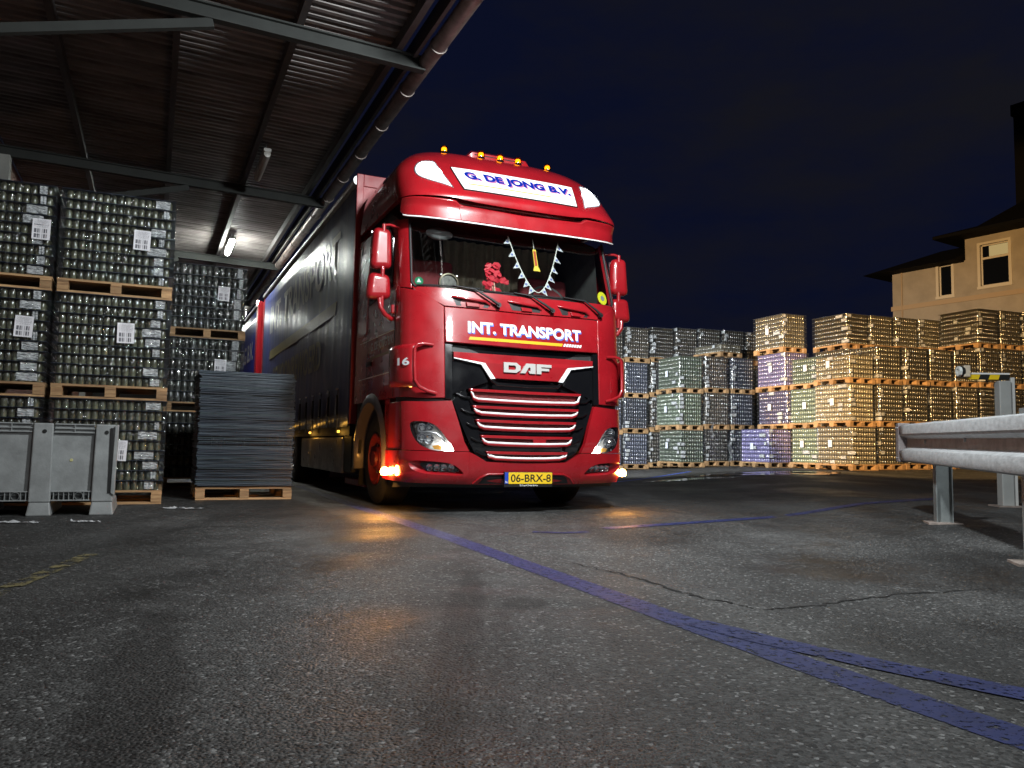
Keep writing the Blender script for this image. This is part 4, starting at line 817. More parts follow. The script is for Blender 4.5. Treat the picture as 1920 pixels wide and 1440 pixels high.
def jarmat(name, c, rough=.13, var=.5):
    m = pm(name, c, rough, spec=.6, coat=.5, coatr=.24, var=var, vscale=16, rvar=.05, bump=.07, bscale=30)
    N = m.node_tree.nodes; L = m.node_tree.links; b = N['Principled BSDF']; src = b.inputs['Base Color'].links[0].from_socket
    oi = N.new('ShaderNodeObjectInfo'); q = N.new('ShaderNodeMapRange'); q.inputs[3].default_value = .45; q.inputs[4].default_value = 1.35; L.new(oi.outputs['Random'], q.inputs[0])
    hs = N.new('ShaderNodeHueSaturation'); L.new(q.outputs[0], hs.inputs['Value']); L.new(src, hs.inputs['Color']); L.new(hs.outputs[0], b.inputs['Base Color']); return m
jar_dark = jarmat('jar_olive_glass', (.085,.087,.055), .2, .75); jar_black = jarmat('jar_smoke_glass', (.055,.057,.05), .2, .8)
jar_green_lit = jarmat('jar_green_lit', (.13,.165,.115)); jar_purple_lit = jarmat('jar_purple_lit', (.14,.125,.27)); jar_brown = jarmat('jar_brown', (.055,.046,.035)); jar_gold_lit = jarmat('jar_lit_glass', (.20,.18,.13)); jar_front_shade = jarmat('jar_front_shade', (.050,.043,.027)); jar_blue = jarmat('jar_bluegrey', (.055,.060,.09))  # green, purple, gold light painted into the glass; dark amber paints front-face shade
tierblue = pm('tier_sheet_blue', (.012,.022,.045), .4, var=.3, vscale=8); tiergrey = pm('tier_sheet_grey', (.09,.09,.10), .5)
film = glassy('shrink_film', (.96,.97,.97), .02, .06, bump=.75, bscale=13, haze=.006)
film2 = glassy('shrink_film_far', (.97,.97,.97), .018, .10, bump=.35, bscale=4, haze=.012)
patchm = pm('film_glint', (.62,.64,.66), .22, spec=.7, var=.6, vscale=38, bump=1.0, bscale=42, bdist=.03, dirt=(.10,.11,.12), vstretch=(.5,1,2.2))  # crumpled film whose pale colour stands for lamp reflections
paper = bpy.data.materials.new('label_paper'); paper.use_nodes = True
def _paper():
    N = paper.node_tree.nodes; L = paper.node_tree.links; b = N['Principled BSDF']; b.inputs['Roughness'].default_value = .6
    t = N.new('ShaderNodeTexCoord'); s = N.new('ShaderNodeSeparateXYZ'); L.new(t.outputs['Generated'], s.inputs[0])
    def band(x, lo, hi):
        a = N.new('ShaderNodeMath'); a.operation = 'GREATER_THAN'; a.inputs[1].default_value = lo; L.new(x, a.inputs[0]); c = N.new('ShaderNodeMath'); c.operation = 'LESS_THAN'; c.inputs[1].default_value = hi; L.new(x, c.inputs[0])
        m = N.new('ShaderNodeMath'); m.operation = 'MULTIPLY'; L.new(a.outputs[0], m.inputs[0]); L.new(c.outputs[0], m.inputs[1]); return m.outputs[0]
    def mul(a, c):
        m = N.new('ShaderNodeMath'); m.operation = 'MULTIPLY'; L.new(a, m.inputs[0]); L.new(c, m.inputs[1]); return m.outputs[0]
    def mx(a, c):
        m = N.new('ShaderNodeMath'); m.operation = 'MAXIMUM'; L.new(a, m.inputs[0]); L.new(c, m.inputs[1]); return m.outputs[0]
    w1 = N.new('ShaderNodeTexWhiteNoise'); w1.noise_dimensions = '1D'; q = N.new('ShaderNodeMath'); q.operation = 'MULTIPLY'; q.inputs[1].default_value = 46; L.new(s.outputs[0], q.inputs[0]); f = N.new('ShaderNodeMath'); f.operation = 'FLOOR'; L.new(q.outputs[0], f.inputs[0]); L.new(f.outputs[0], w1.inputs['W'])
    bars = N.new('ShaderNodeMath'); bars.operation = 'GREATER_THAN'; bars.inputs[1].default_value = .45; L.new(w1.outputs[0], bars.inputs[0])
    code = mul(mul(mx(band(s.outputs[2], .07, .27), band(s.outputs[2], .32, .52)), band(s.outputs[0], .1, .82)), bars.outputs[0])
    w2 = N.new('ShaderNodeTexNoise'); w2.inputs['Scale'].default_value = 30; L.new(t.outputs['Generated'], w2.inputs[0])
    lines = N.new('ShaderNodeTexWave'); lines.bands_direction = 'Z'; lines.inputs['Scale'].default_value = 7; L.new(t.outputs['Generated'], lines.inputs[0])
    tx_ = mul(mul(band(s.outputs[2], .58, .94), band(s.outputs[0], .08, .9)), mul(band(w2.outputs[0], .5, 1), band(lines.outputs[0], .62, 1.1)))
    r = N.new('ShaderNodeMix'); r.data_type = 'RGBA'; L.new(mx(code, tx_), r.inputs[0]); r.inputs[6].default_value = (.66,.66,.70,1); r.inputs[7].default_value = (.10,.10,.12,1); L.new(r.outputs[2], b.inputs['Base Color'])
_paper()
def jar_mesh(r, h, mat, n=8):
    q = MB(); q.lathe([(r*.92,0),(r,h*.05),(r,h*.80),(r*.90,h*.87),(r*.88,h*.985),(0,h*.99)], n); return q.mesh('jar', mat, 60)
def film_sheet(parent, W, z0, z1, y, mat, side=None, seed=0, amp=.008):
    rnd = np.random.RandomState(seed); nu, nv = 22, 18; d = rnd.randn(nv, nu)*amp*.5
    P = [[(-W/2-.012+(W+.024)*i/(nu-1), y - abs(d[j, i])*.6 - amp*(.5+.5*math.sin(j*2.1)), z0+(z1-z0)*j/(nv-1)) for i in range(nu)] for j in range(nv)]
    q = MB(); q.grid(P); return q.build('shrink_film', mat, parent, smooth=80)
def near_load(loc, rz, W, D, nl, lh, jr, label, group, mat, keep=None, lab=(.2,.45), seed=1, sheets=tierblue, patches=True):
    """jars in layers between blue tier sheets, wrapped in film: the jars of the front face are single parts"""
    rnd = random.Random(seed); e = empty('jar_load', loc, rz, label, 'jar load', group)
    key = f'jar{jr}{lh}{mat.name}'
    if key not in _pm: _pm[key] = jar_mesh(jr, lh-.008, mat, 10)
    Wj = W-.06; n = int(Wj/(2*jr+.002)); px_ = Wj/n; rest = MB()
    for l in range(nl):
        z = l*lh
        for i in range(n):
            x = -Wj/2+px_*(i+.5) + rnd.uniform(-.002,.002); yy = .03+jr+rnd.uniform(-.004,.004)
            if keep is None or x >= keep: part('jar', _pm[key], e, (x, yy, z))
            else: rest.lathe([(jr*.9,z),(jr,z+lh*.06),(jr,z+lh*.7),(jr*.8,z+lh*.82),(0,z+lh*.9)], 8, Matrix.Translation((x, yy, 0)))
        for k in range(1, int((D-.06)/(2*jr+.002))):
            rest.lathe([(jr*.9,z),(jr,z+lh*.06),(jr,z+lh*.7),(jr*.8,z+lh*.82),(0,z+lh*.9)], 6, Matrix.Translation((Wj/2-jr, .03+jr+k*(2*jr+.002), 0)))
            if k < 4:
                for i in range(n-1): rest.lathe([(jr*.9,z),(jr,z+lh*.06),(jr,z+lh*.75),(0,z+lh*.9)], 5, Matrix.Translation((-Wj/2+px_*(i+.5), .03+jr+k*(2*jr+.002), 0))) if k < 2 else None
        part('tier_sheet', bmesh_box(f'tier_sheet:{W}{D}', W+.012, D+.01, .004, sheets), e, (rnd.uniform(-.006,.01), D/2+.0+rnd.uniform(-.008,.004), z+lh-.006))
    ro = rest.build('inner_jars', mat, e, smooth=60); ro['kind'] = 'stuff'
    q = MB(); q.box(-Wj/2+.03, Wj/2-.12, .20, D-.03, .0, nl*lh-.01); cr = q.build('core_jars', jar_black, e); cr['kind'] = 'stuff'
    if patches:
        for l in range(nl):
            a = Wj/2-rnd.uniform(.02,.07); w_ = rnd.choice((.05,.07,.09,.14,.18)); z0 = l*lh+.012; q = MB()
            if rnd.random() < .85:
                q.grid([[(a-w_+w_*i/6, .024-.006*math.sin(i*1.9+l)-.004*j, z0+(lh-.026)*j/3) for i in range(7)] for j in range(4)]); q.build('film_glint_patch', patchm, e, smooth=70)
    film_sheet(e, W, .0, nl*lh, .016, film, seed=seed)
    q = MB(); q.grid([[(W/2+.008+.006*math.sin(j*2.3)+.004*math.sin(i*1.7), .0+D*i/8, nl*lh*j/12) for i in range(9)] for j in range(13)]); q.build('side_film', film, e, smooth=80)
    if lab:
        q = MB(); q.grid([[(-.08+.16*i/4, .004*math.sin(i*1.3), .21*j/4) for i in range(5)] for j in range(5)]); o = q.build('label_sheet', paper, e); o.location = (lab[0], -.008, lab[1]); o.rotation_euler = (0, rnd.uniform(-.02,.06), 0); mm = o.modifiers.new('s', 'SOLIDIFY'); mm.thickness = .0015
    return e
LV = 1.071
tiers = ['bottom', 'middle', 'top']
for (cx, cname, keep, labx) in ((-3.865, 'second column from the left edge', None, .10), (-4.985, 'leftmost column', 0.0, .30)):
    for l in range(3):
        pallet(T(cx, 1.84, l*LV), PSI, 1.07, 1.2, f'wooden pallet under the {tiers[l]} jar load, {cname}', 'pallets under the canopy')
        near_load(T(cx+random.uniform(-.01,.01), 1.84, l*LV+PH), PSI, 1.06, 1.18, 9, (LV-PH)/9-.0004, .0318, f'film-wrapped load of small jars, {tiers[l]} of the {cname}', 'jar loads under the canopy', jar_dark, keep, (labx+(.0,.02,.12)[l], (.30,.44,.36)[l]), seed=10+l+int(abs(cx)*10))
for l in range(3):
    pallet(T(-2.80, 4.95, l*LV), PSI, 1.05, 1.2, f'wooden pallet under the {tiers[l]} jar load, far column beside the lorry', 'pallets under the canopy')
    near_load(T(-2.80, 4.95, l*LV+PH), PSI, 1.03, 1.18, 6, (LV-PH)/6-.0004, .041, f'film-wrapped load of tall jars, {tiers[l]} of the far column beside the lorry', 'jar loads under the canopy', jar_black, None, (.20,.42), seed=40+l, sheets=MATS['tier_sheet_grey'] if False else tierblue)

# far loads: jars under ten pixels, joined
def far_jars(W, D, nl, lh, jr, mat):
    key = f'far{W}{D}{nl}{lh:.3f}{mat.name}'
    if key in _pm: return _pm[key]
    q = MB(); nF = int(W/(2*jr)); nL = int(D/(2*jr)); rnd = random.Random(nl)
    def one(x, y, z): q.lathe([(jr*.88,z),(jr*.97,z+lh*.1),(jr*.97,z+lh*.68),(jr*.72,z+lh*.84),(jr*.70,z+lh*.93),(0,z+lh*.935)], 7, Matrix.Translation((x+rnd.uniform(-.003,.003), y+rnd.uniform(-.003,.003), 0)))
    for l in range(nl):
        for i in range(nF): one(-W/2+.02+(W-.04)*(i+.5)/nF, jr+.02, l*lh)
        for i in range(1, nL): one(-W/2+.02+jr, .02+(D-.04)*(i+.5)/nL, l*lh)
        if l == nl-1:
            for i in range(1, nF):
                for j in range(1, nL): one(-W/2+.02+(W-.04)*(i+.5)/nF, .02+(D-.04)*(j+.5)/nL, l*lh)
    q.box(-W/2+.10, W/2-.02, .10, D-.02, .0, nl*lh-.06); _pm[key] = q.mesh('jars', mat, 60); return _pm[key]
def far_sheets(W, D, nl, lh):
    key = f'fs{W}{D}{nl}{lh:.3f}'
    if key in _pm: return _pm[key]
    q = MB()
    for l in range(nl): q.box(-W/2-.008, W/2+.008, -.008, D+.008, (l+1)*lh-.008, (l+1)*lh-.003)
    _pm[key] = q.mesh('tier_sheets', tiergrey); return _pm[key]
def far_film(W, D, h, v):
    key = f'ff{W}{D}{h:.2f}{v}'
    if key in _pm: return _pm[key]
    rnd = np.random.RandomState(v); q = MB(); nu, nv = 30, 16; P = []
    for j in range(nv):
        row = []
        for i in range(nu):
            t = i/(nu-1)*(W+D); b_ = .012+.012*abs(rnd.randn())*.7+.006*math.sin(j*2.7)
            row.append((-W/2-b_, D-t, h*j/(nv-1)) if t < D else (-W/2+(t-D), -b_, h*j/(nv-1)))
        P.append(row)
    q.grid(P, flip=False); _pm[key] = q.mesh('shrink_film', film2, 80); return _pm[key]
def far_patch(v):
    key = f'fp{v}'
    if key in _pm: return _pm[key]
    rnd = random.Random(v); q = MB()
    q.grid([[(-.0+.10*i/3, -.004*math.sin(i*2.1+v), .075*j/2) for i in range(4)] for j in range(3)]); _pm[key] = q.mesh('film_glint_patch', patchm, 70); return _pm[key]
lab_me = MB().box(-.002, .0, -.06, .06, 0, .17).mesh('label_sheet', pm('far_label', (.62,.66,.74), .6, var=.25, vscale=30))
def far_load(loc, rz, W, D, nl, lh, mat, label, group, seed, lab=True, vis_left=True):
    rnd = random.Random(seed); e = empty('jar_load', loc, rz, label, 'jar load', group)
    j = part('jars', far_jars(W, D, nl, lh, .0375, mat), e); j['kind'] = 'stuff'
    t = part('tier_sheets', far_sheets(W, D, nl, lh), e); t['kind'] = 'stuff'
    part('shrink_film', far_film(W, D, nl*lh, seed % 5), e)
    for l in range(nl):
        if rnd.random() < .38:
            o = part('film_glint_patch', far_patch(rnd.randrange(6)), e, (-W/2+.0, -.022, l*lh+.012)); o.scale = (rnd.uniform(.6,1.5), 1, 1)
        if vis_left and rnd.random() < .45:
            o = part('film_glint_patch', far_patch(rnd.randrange(6)), e, (-W/2-.02, rnd.choice((.14,.16,.35,.7)), l*lh+.012), R(-90)); o.scale = (rnd.uniform(.8,2.6), 1, 1)
    if lab: part('label_sheet', lab_me, e, (-W/2-.04, .62+rnd.uniform(-.1,.1), nl*lh*.42+rnd.uniform(-.04,.04)))
    return e
YR = R(22); e1 = Vector((math.cos(YR), math.sin(YR), 0)); e2 = Vector((-math.sin(YR), math.cos(YR), 0))
FW, FD, FP, FL = .80, 1.2, .862, 1.03
LH8 = (FL-PH)/8
def stack_row(origin, cols, rowname, mats, heights, group, a0=0., jitter=.03, seed0=0, skip=()):
    """origin: ground point of the front left corner of column 0"""
    for c in cols:
        col_o = Vector(origin) + e1*(c*FP + FW/2 + a0); base = min(ground_z(*(col_o + e1*dx + e2*dy).xy) for dx in (-.4,.4) for dy in (0, 1.2))
        base = max(ground_z(*(col_o + e1*dx + e2*dy).xy) for dx in (-.4,.4) for dy in (0, 1.2))
        ci = c - cols[0]
        for l, nl in enumerate(heights(c)):
            if (c, l) in skip: continue
            sd = seed0 + c*17 + l*5 + 400; rnd = random.Random(sd)
            p = col_o + e1*rnd.uniform(-jitter, jitter) + e2*rnd.uniform(-jitter, jitter); z = base + l*FL
            pallet((p.x, p.y, z), YR + rnd.uniform(-.01,.01), FW, FD, f'pallet under the {ORD[l]} tier, {ORD[ci]} column of the {rowname}', 'pallets across the yard')
            far_load((p.x, p.y, z+PH), YR + rnd.uniform(-.03,.03), FW-.01, FD-.02, nl, LH8, mats(c, l), f'wrapped jar load, {ORD[l]} tier, {ORD[ci]} column of the {rowname}', 'jar loads across the yard', sd, lab=(c == cols[0] and l < 4))
GO = (8.02, 18.70, 0)
stack_row(GO, list(range(0, 9)), 'gold-lit front row', lambda c, l: jar_gold_lit if c < 1 else jar_front_shade, lambda c: (8, 8, 5) if c == 0 else (8, 8, 7) if c < 5 else (8, 8, 8, 8), 'stacked loads', seed0=0)
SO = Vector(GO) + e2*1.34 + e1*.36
stack_row(SO, list(range(0, 7)), 'row behind the gold-lit row', lambda c, l: jar_green_lit if c == 0 else jar_front_shade, lambda c: (8, 8, 6) if c == 0 else (8, 8, 8, 7), 'stacked loads', seed0=900)
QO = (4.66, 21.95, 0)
stack_row(QO, list(range(0, 3)), 'green-lit row', lambda c, l: jar_green_lit if c == 0 else jar_brown if c == 1 else jar_blue, lambda c: (8, 8, 8), 'stacked loads', seed0=1700)
PO = Vector(QO) + e2*1.42 + e1*-1.78
stack_row(PO, list(range(0, 7)), 'tall dark row at the back', lambda c, l: jar_blue if c < 2 and l < 3 else jar_brown, lambda c: (8, 8, 8, 8), 'stacked loads', seed0=2500)
# purple-lit column: one low load in front, a tall column standing half a step to its side
RO = Vector((6.79, 21.00, 0)); 
for l in range(4):
    p = RO + e1*(.40 + (0 if l == 0 else .60 - .06*l)) + e2*(0 if l == 0 else -.10); z = ground_z(RO.x+.4, RO.y+.6) + l*FL
    pallet((p.x, p.y, z), YR, FW, FD, f'pallet under the {ORD[l]} tier of the purple-lit column', 'pallets across the yard')
    far_load((p.x, p.y, z+PH), YR+(.0,.02,-.015,.01)[l], FW-.01, FD-.02, 8, LH8, jar_purple_lit if l < 3 else jar_gold_lit, f'wrapped jar load, {ORD[l]} tier of the purple-lit column', 'jar loads across the yard', 3100+l)
p = RO + e1*(.40+.85); zz = ground_z(p.x, p.y+.6)
pallet((p.x, p.y, zz), YR, FW, FD, 'pallet under the dark load right of the purple-lit column', 'pallets across the yard'); far_load((p.x, p.y, zz+PH), YR, FW-.01, FD-.02, 8, LH8, jar_dark, 'dark wrapped jar load on the ground beside the purple-lit column', 'jar loads across the yard', 3200, lab=False)
p = Vector(QO) + e1*(1.55*FP+.4); zt = ground_z(*p.xy) + 3*FL + .02
pallet((p.x, p.y, zt), YR+.08, FW, FD, 'pallet under the low open load on top of the green-lit row', 'pallets across the yard'); far_load((p.x, p.y, zt+PH), YR+.08, FW-.01, FD-.02, 2, LH8, jar_gold_lit, 'low two-layer jar load on top of the green-lit row', 'jar loads across the yard', 3300, lab=False)

# loose film hanging from two of the far loads
def flap(base, label_name, w_, h_, seed):
    rnd = random.Random(seed); q = MB()
    q.grid([[base + e1*(w_*(i/5-.5)*(1-.5*j/8)) + e2*(-.05-.03*rnd.random()) + e1*(.03*math.sin(j*1.1+seed)) + Vector((0,0,-h_*j/8)) for i in range(6)] for j in range(9)])
    o = q.build('film_flap', film_loose, smooth=70); return tag(o, label_name, 'film')
film_loose = glassy('loose_film', (.8,.8,.8), .12, .12, bump=.8, bscale=18, haze=.12)
flap(Vector(QO) + e1*1.0 + e2*-.02 + Vector((0,0,1.45)), 'loose film strip hanging between the first two columns of the green-lit row', .10, .45, 1)
flap(Vector(QO) + e1*1.62 + e2*-.02 + Vector((0,0,.95)), 'torn film flap hanging on the second bottom load of the green-lit row', .16, .6, 2)

# ================================================================== SHEET STACK ON ITS PALLET
pallet(T(-2.455, 2.36, 0), PSI, 1.05, 1.2, 'wooden pallet under the stack of blue plastic sheets', 'pallets under the canopy')
ss = empty('sheet_stack', T(-2.455, 2.36, PH), PSI, 'tall stack of thin blue-grey plastic sheets on a pallet', 'sheet stack')
shm = [pm(f'sheet_{k}', c, .42, var=.25, vscale=5, bump=.15, bscale=40) for k, c in enumerate([(.028,.042,.062), (.050,.072,.095), (.016,.024,.040), (.034,.055,.068)])]
_sv = []
for k in range(6):
    rnd = random.Random(60+k); q = MB(); n = 10; yb = 1.16
    zt_ = [.004*math.sin(i*1.1+k*2)+rnd.uniform(-.0015,.0015) for i in range(n+1)]
    top = [(-.525+1.05*i/n, 0+.004*math.sin(i+k), .0115+zt_[i]*.35) for i in range(n+1)]; bot = [(x, y, z-.0085) for x, y, z in top]
    topb = [(x, yb, z) for x, y, z in top]; botb = [(x, yb, z) for x, y, z in bot]
    q.grid([bot, top]); q.grid([top, topb]); q.grid([topb, botb]); q.add([bot[0], botb[0], topb[0], top[0], bot[-1], top[-1], topb[-1], botb[-1]], [(0,3,2,1), (4,7,6,5)])
    _sv.append([q.mesh('plastic_sheet', m) for m in shm])
z = .002; k = 0
while z < 1.262:
    o = part('plastic_sheet', random.choice(_sv)[random.choice((0,0,1,2,3))], ss, (random.uniform(-.014,.014), random.uniform(-.012,.016), z), random.uniform(-.004,.004)); z += random.choice((.0125,.0135,.0150,.0165)); k += 1
for dz, dy, rz_ in ((0,.0,.0),(.017,-.01,.008),(.034,.012,-.006)):
    part('plastic_sheet', _sv[2][1], ss, (-.02, dy, z+dz), rz_)

# ================================================================== GREY PLASTIC BIN
binm = pm('grey_hdpe', (.235,.245,.245), .5, var=.3, vscale=5, rvar=.1, bump=.12, bscale=60)
bn = empty('pallet_bin', T(-4.30, .58, 0), PSI, 'grey ribbed plastic pallet bin standing on skids at the left edge', 'bin')
BW = 1.12
q = MB(); q.box(-BW/2+.05, BW/2-.05, .06, .10, .20, .74); q.box(-BW/2+.05,BW/2-.05,.88,.92,.2,.74); q.box(-BW/2+.04,-BW/2+.08,.06,.92,.2,.74); q.box(BW/2-.08,BW/2-.04,.06,.92,.2,.74); q.box(-BW/2+.05,BW/2-.05,.07,.91,.17,.2); q.build('bin_wall', binm, bn)
for xx, w_ in ((-BW/2+.085,.17),(0,.165),(BW/2-.085,.17)):
    q = MB(); q.hexa([(xx-w_/2-.012,0,.0),(xx+w_/2+.012,0,.0),(xx+w_/2+.012,.96,.0),(xx-w_/2-.012,.96,.0),(xx-w_/2+.005,.02,.12),(xx+w_/2-.005,.02,.12),(xx+w_/2-.005,.94,.12),(xx-w_/2+.005,.94,.12)]); q.build('skid', binm, bn, bevel=.012)
    q = MB(); q.hexa([(xx-w_/2,.012,.115),(xx+w_/2,.012,.115),(xx+w_/2,.065,.115),(xx-w_/2,.065,.115),(xx-w_/2+.008,.02,.79),(xx+w_/2-.008,.02,.79),(xx+w_/2-.008,.065,.79),(xx-w_/2+.008,.065,.79)]); pp = q.build('corner_post', binm, bn, bevel=.01)
    q = MB(); q.tube([(xx+.01,.014,.72),(xx+.01,.022,.72)], .017, 14); q.build('drain_hole', ink, pp)
for x0, x1 in ((-BW/2+.17,-.083),(.083,BW/2-.17)):
    for z_ in (.785,.748,.715): q = MB(); q.box(x0, x1, .035, .075, z_-.006, z_+.004); q.build('rim_rib', binm, bn, bevel=.002)
    q = MB(); q.box(x0,x1,.055,.065,.71,.79); q.build('rim_web', binm, bn)
    q = MB(); q.box((x0+x1)/2-.004,(x0+x1)/2+.004,.036,.07,.715,.785); q.build('rim_stiffener', binm, bn)
    for z_ in (.205,.130): q = MB(); q.box(x0, x1, .03, .10, z_-.005, z_+.005); q.build('base_rib', binm, bn, bevel=.002)
    n = 8
    for i in range(n):
        if i in (5,): continue
        xx = x0+(x1-x0)*(i+.5)/n; q = MB(); q.box(xx-.003,xx+.003,.034,.10,.134,.201); q.build('base_web', binm, bn)
    q = MB(); q.lathe([(.030,-.03),(.033,-.03),(.033,.03),(.030,.03)], 20, Matrix.Translation((x0+(x1-x0)*5.5/n, .06, .168)) @ Matrix.Rotation(R(90),4,'X')); q.build('base_ring', binm, bn, smooth=40)
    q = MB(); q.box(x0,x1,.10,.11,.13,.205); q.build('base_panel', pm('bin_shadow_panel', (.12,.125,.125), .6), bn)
q = MB(); q.lathe([(0,0),(.012,.0),(.014,-.006),(0,-.007)], 12, Matrix.Translation((.22,.055,.475)) @ Matrix.Rotation(R(90),4,'X')); q.build('wall_stud', pm('stud_brass', (.45,.42,.2), .4), bn)
q = MB(); q.hexa([(BW/2-.022,-.002,.19),(BW/2+.01,-.002,.17),(BW/2+.012,.10,.17),(BW/2-.02,.10,.19),(BW/2-.012,.0,.78),(BW/2+.018,.0,.79),(BW/2+.018,.10,.79),(BW/2-.012,.10,.78)]); q.build('broken_edge', binm, bn, bevel=.006)
q = MB(); q.box(BW/2-.045,BW/2-.022,.008,.0128,.19,.76); q.build('corner_gap', ink, bn)

# ================================================================== CRASH BARRIER AND BOOM
RA = Vector((4.0, 8.05, 0)); RB = Vector((3.02, 4.58, 0)); rd = (RB-RA).normalized(); rn = Vector((rd.y, -rd.x, 0))
if rn.x > 0: rn = -rn
cb = empty('crash_barrier', (RA.x, RA.y, 0), math.atan2(rd.y, rd.x), 'galvanised double-wave steel crash barrier on posts at the right edge', 'crash barrier')
sg_ = 1 if (Matrix.Rotation(math.atan2(rd.y, rd.x), 3, 'Z') @ Vector((0,1,0))).dot(rn) > 0 else -1     # local side facing the camera
prof = [(-.012,.582),(.035,.585),(.078,.600),(.085,.620),(.085,.680),(.076,.702),(.030,.718),(.012,.728),(.010,.812),(.030,.824),(.076,.840),(.085,.858),(.085,.922),(.078,.940),(.035,.955),(-.012,.957)]
q = MB(); Lr = 5.2; P = [[(x, sg_*d, z_-.013*x) for d, z_ in prof] for x in np.linspace(.07, Lr, 20)]; q.grid(P); ro = q.build('rail', galv, cb, smooth=25, fixn=True); mm = ro.modifiers.new('s', 'SOLIDIFY'); mm.thickness = .004
q = MB(); q.grid([[(x, sg_*.0135, z_-.013*x) for z_ in (.732,.808)] for x in np.linspace(.10, Lr, 14)]); rr = q.build('rail_back', galv_rust, cb, fixn=True); mm = rr.modifiers.new('s', 'SOLIDIFY'); mm.thickness = .003
q = MB(); q.box(-.055,.075,*sorted((sg_*-.02, sg_*.092)),.575,.968); q.build('end_cap', pm('end_plate', (.30,.27,.27), .55, metal=.3, var=.3, vscale=8), cb, bevel=.012)
for xb in (.9, 2.2, 3.6): q = MB(); q.tube([(xb, sg_*.012,.77),(xb, sg_*.026,.77)], .016, 8); q.build('bolt', steel, cb)
for zb_ in (.62,.92):
    for xb in (-.02,.05): q = MB(); q.tube([(xb, sg_*.09, zb_),(xb, sg_*.098, zb_)], .008, 6); q.build('cap_bolt', steel, cb)
postm = pm('galvanised_post', (.30,.33,.33), .45, metal=.5, var=.35, vscale=5)
for xq in (1.12, 3.38):
    wp = RA + rd*xq; zg = ground_z(wp.x, wp.y); q = MB()
    q.box(xq-.006, xq+.006, *sorted((sg_*-.13, sg_*-.01)), zg, .95); q.box(xq-.055, xq+.055, *sorted((sg_*-.012, sg_*-.004)), zg, .95); q.box(xq-.055, xq+.055, *sorted((sg_*-.135, sg_*-.127)), zg, .95); po = q.build('post', postm, cb)
    q = MB(); q.box(xq-.11, xq+.11, *sorted((sg_*-.2, sg_*.07)), zg-.01, zg+.012); q.build('foot_plate', galv_rust, po, bevel=.003)
bz = ground_z(5.5, 8.9); bb = empty('boom_gate', (5.52, 8.9, bz), R(-4), 'grey gate post with short yellow and black striped boom behind the crash barrier', 'boom gate')
q = MB(); q.box(-.07,.06,-.06,.06,0,1.40); q.build('gate_post', pm('gate_grey', (.33,.34,.33), .5, var=.2), bb, bevel=.01)
q = MB(); q.box(.075,.115,-.03,.03,.0,1.44); q.build('cable_duct', pm('duct_grey', (.52,.52,.50), .5), bb, bevel=.006)
q = MB(); q.box(-.14,.14,-.12,.12,-.01,.015); q.build('foot_plate', galv_rust, bb)
q = MB(); q.box(-.36,.07,-.02,.02,1.47,1.49); bm_ = q.build('boom', pm('boom_white', (.7,.7,.68), .4), bb, bevel=.004)
for k in range(4):
    x0 = -.36+.107*k; q = MB(); q.prism([(x0-.02,1.415),(x0+.087,1.415),(x0+.107,1.468),(x0,1.468)], lambda a, b: Vector((a,-.021,b)), lambda a, b: Vector((a,.021,b))); q.build('boom_stripe', pm('stripe_yellow', (.75,.52,.01), .45) if k % 2 == 0 else ink, bm_, fixn=True)
q = MB(); q.box(-.44,-.37,-.05,.05,1.44,1.57); q.build('head_box', pm('head_beige', (.55,.47,.36), .5), bb, bevel=.008)
q = MB(); q.lathe([(.062,-.02),(.062,.0),(.04,.006),(.0,.008)], 16, Matrix.Translation((-.45,0,1.505)) @ Matrix.Rotation(R(-90),4,'Y')); hd = q.build('head_reflector', ink, bb, smooth=40)
q = MB(); q.lathe([(.058,.0),(.030,.0),(.030,.03),(.058,.03),(.058,.0)], 8, Matrix.Translation((-.46,0,1.505)) @ Matrix.Rotation(R(-90),4,'Y')); q.build('head_ring', pm('head_white', (.75,.78,.75), .4), hd)

# ================================================================== BUILDING
BY = R(33); C0 = Vector((15.6, 32.3)); bl = empty('office_building', (C0.x, C0.y, 0), BY, 'cream rendered building with dark hipped roof and one lit window', 'building')
# local: x along the gable side going right/back, facade is the plane x = 0 running to -y
render_ = pm('cream_render', (.30,.255,.195), .85, var=.2, vscale=1.5, bump=.3, bscale=80); trimb = pm('render_band', (.34,.25,.16), .85); roofm = pm('roof_tiles', (.004,.004,.004), .85, spec=.1, bump=.3, bscale=25); frame_w = pm('window_frame', (.52,.46,.36), .5)
def wallgrid(y0, y1, z0, z1, openings, name='facade'):
    ys_ = sorted(set([y0, y1] + [v for o in openings for v in o[:2]])); zs_ = sorted(set([z0, z1] + [v for o in openings for v in o[2:]])); q = MB()
    for a, b in zip(ys_[:-1], ys_[1:]):
        for c, d in zip(zs_[:-1], zs_[1:]):
            if any(o[0] <= a and b <= o[1] and o[2] <= c and d <= o[3] for o in openings): continue
            q.add([(0,a,c),(0,b,c),(0,b,d),(0,a,d),(.3,a,c),(.3,b,c),(.3,b,d),(.3,a,d)], [(0,3,2,1),(4,5,6,7),(0,1,5,4),(1,2,6,5),(2,3,7,6),(3,0,4,7)])
    return q.build(name, render_, bl, fixn=True)
ops = [(-2.42,-1.92,6.80,8.02), (-4.50,-3.50,6.95,8.52)]
wallgrid(-9, -.0, 0, 8.05, [(-2.42,-1.92,6.80,8.02), (-4.50,-3.50,6.95,8.05)])
wallgrid(-9, -2.95, 8.05, 9.0, [(-4.50,-3.50,8.05,8.52)], 'upper_facade')
q = MB(); q.box(.3, 9, -.3, 0, 0, 8.05); q.box(.3,9,-9,-8.7,0,9); q.build('side_wall', render_, bl)
q = MB(); q.box(-.05,.0,-9,.05,6.48,6.66); q.build('string_course', trimb, bl)
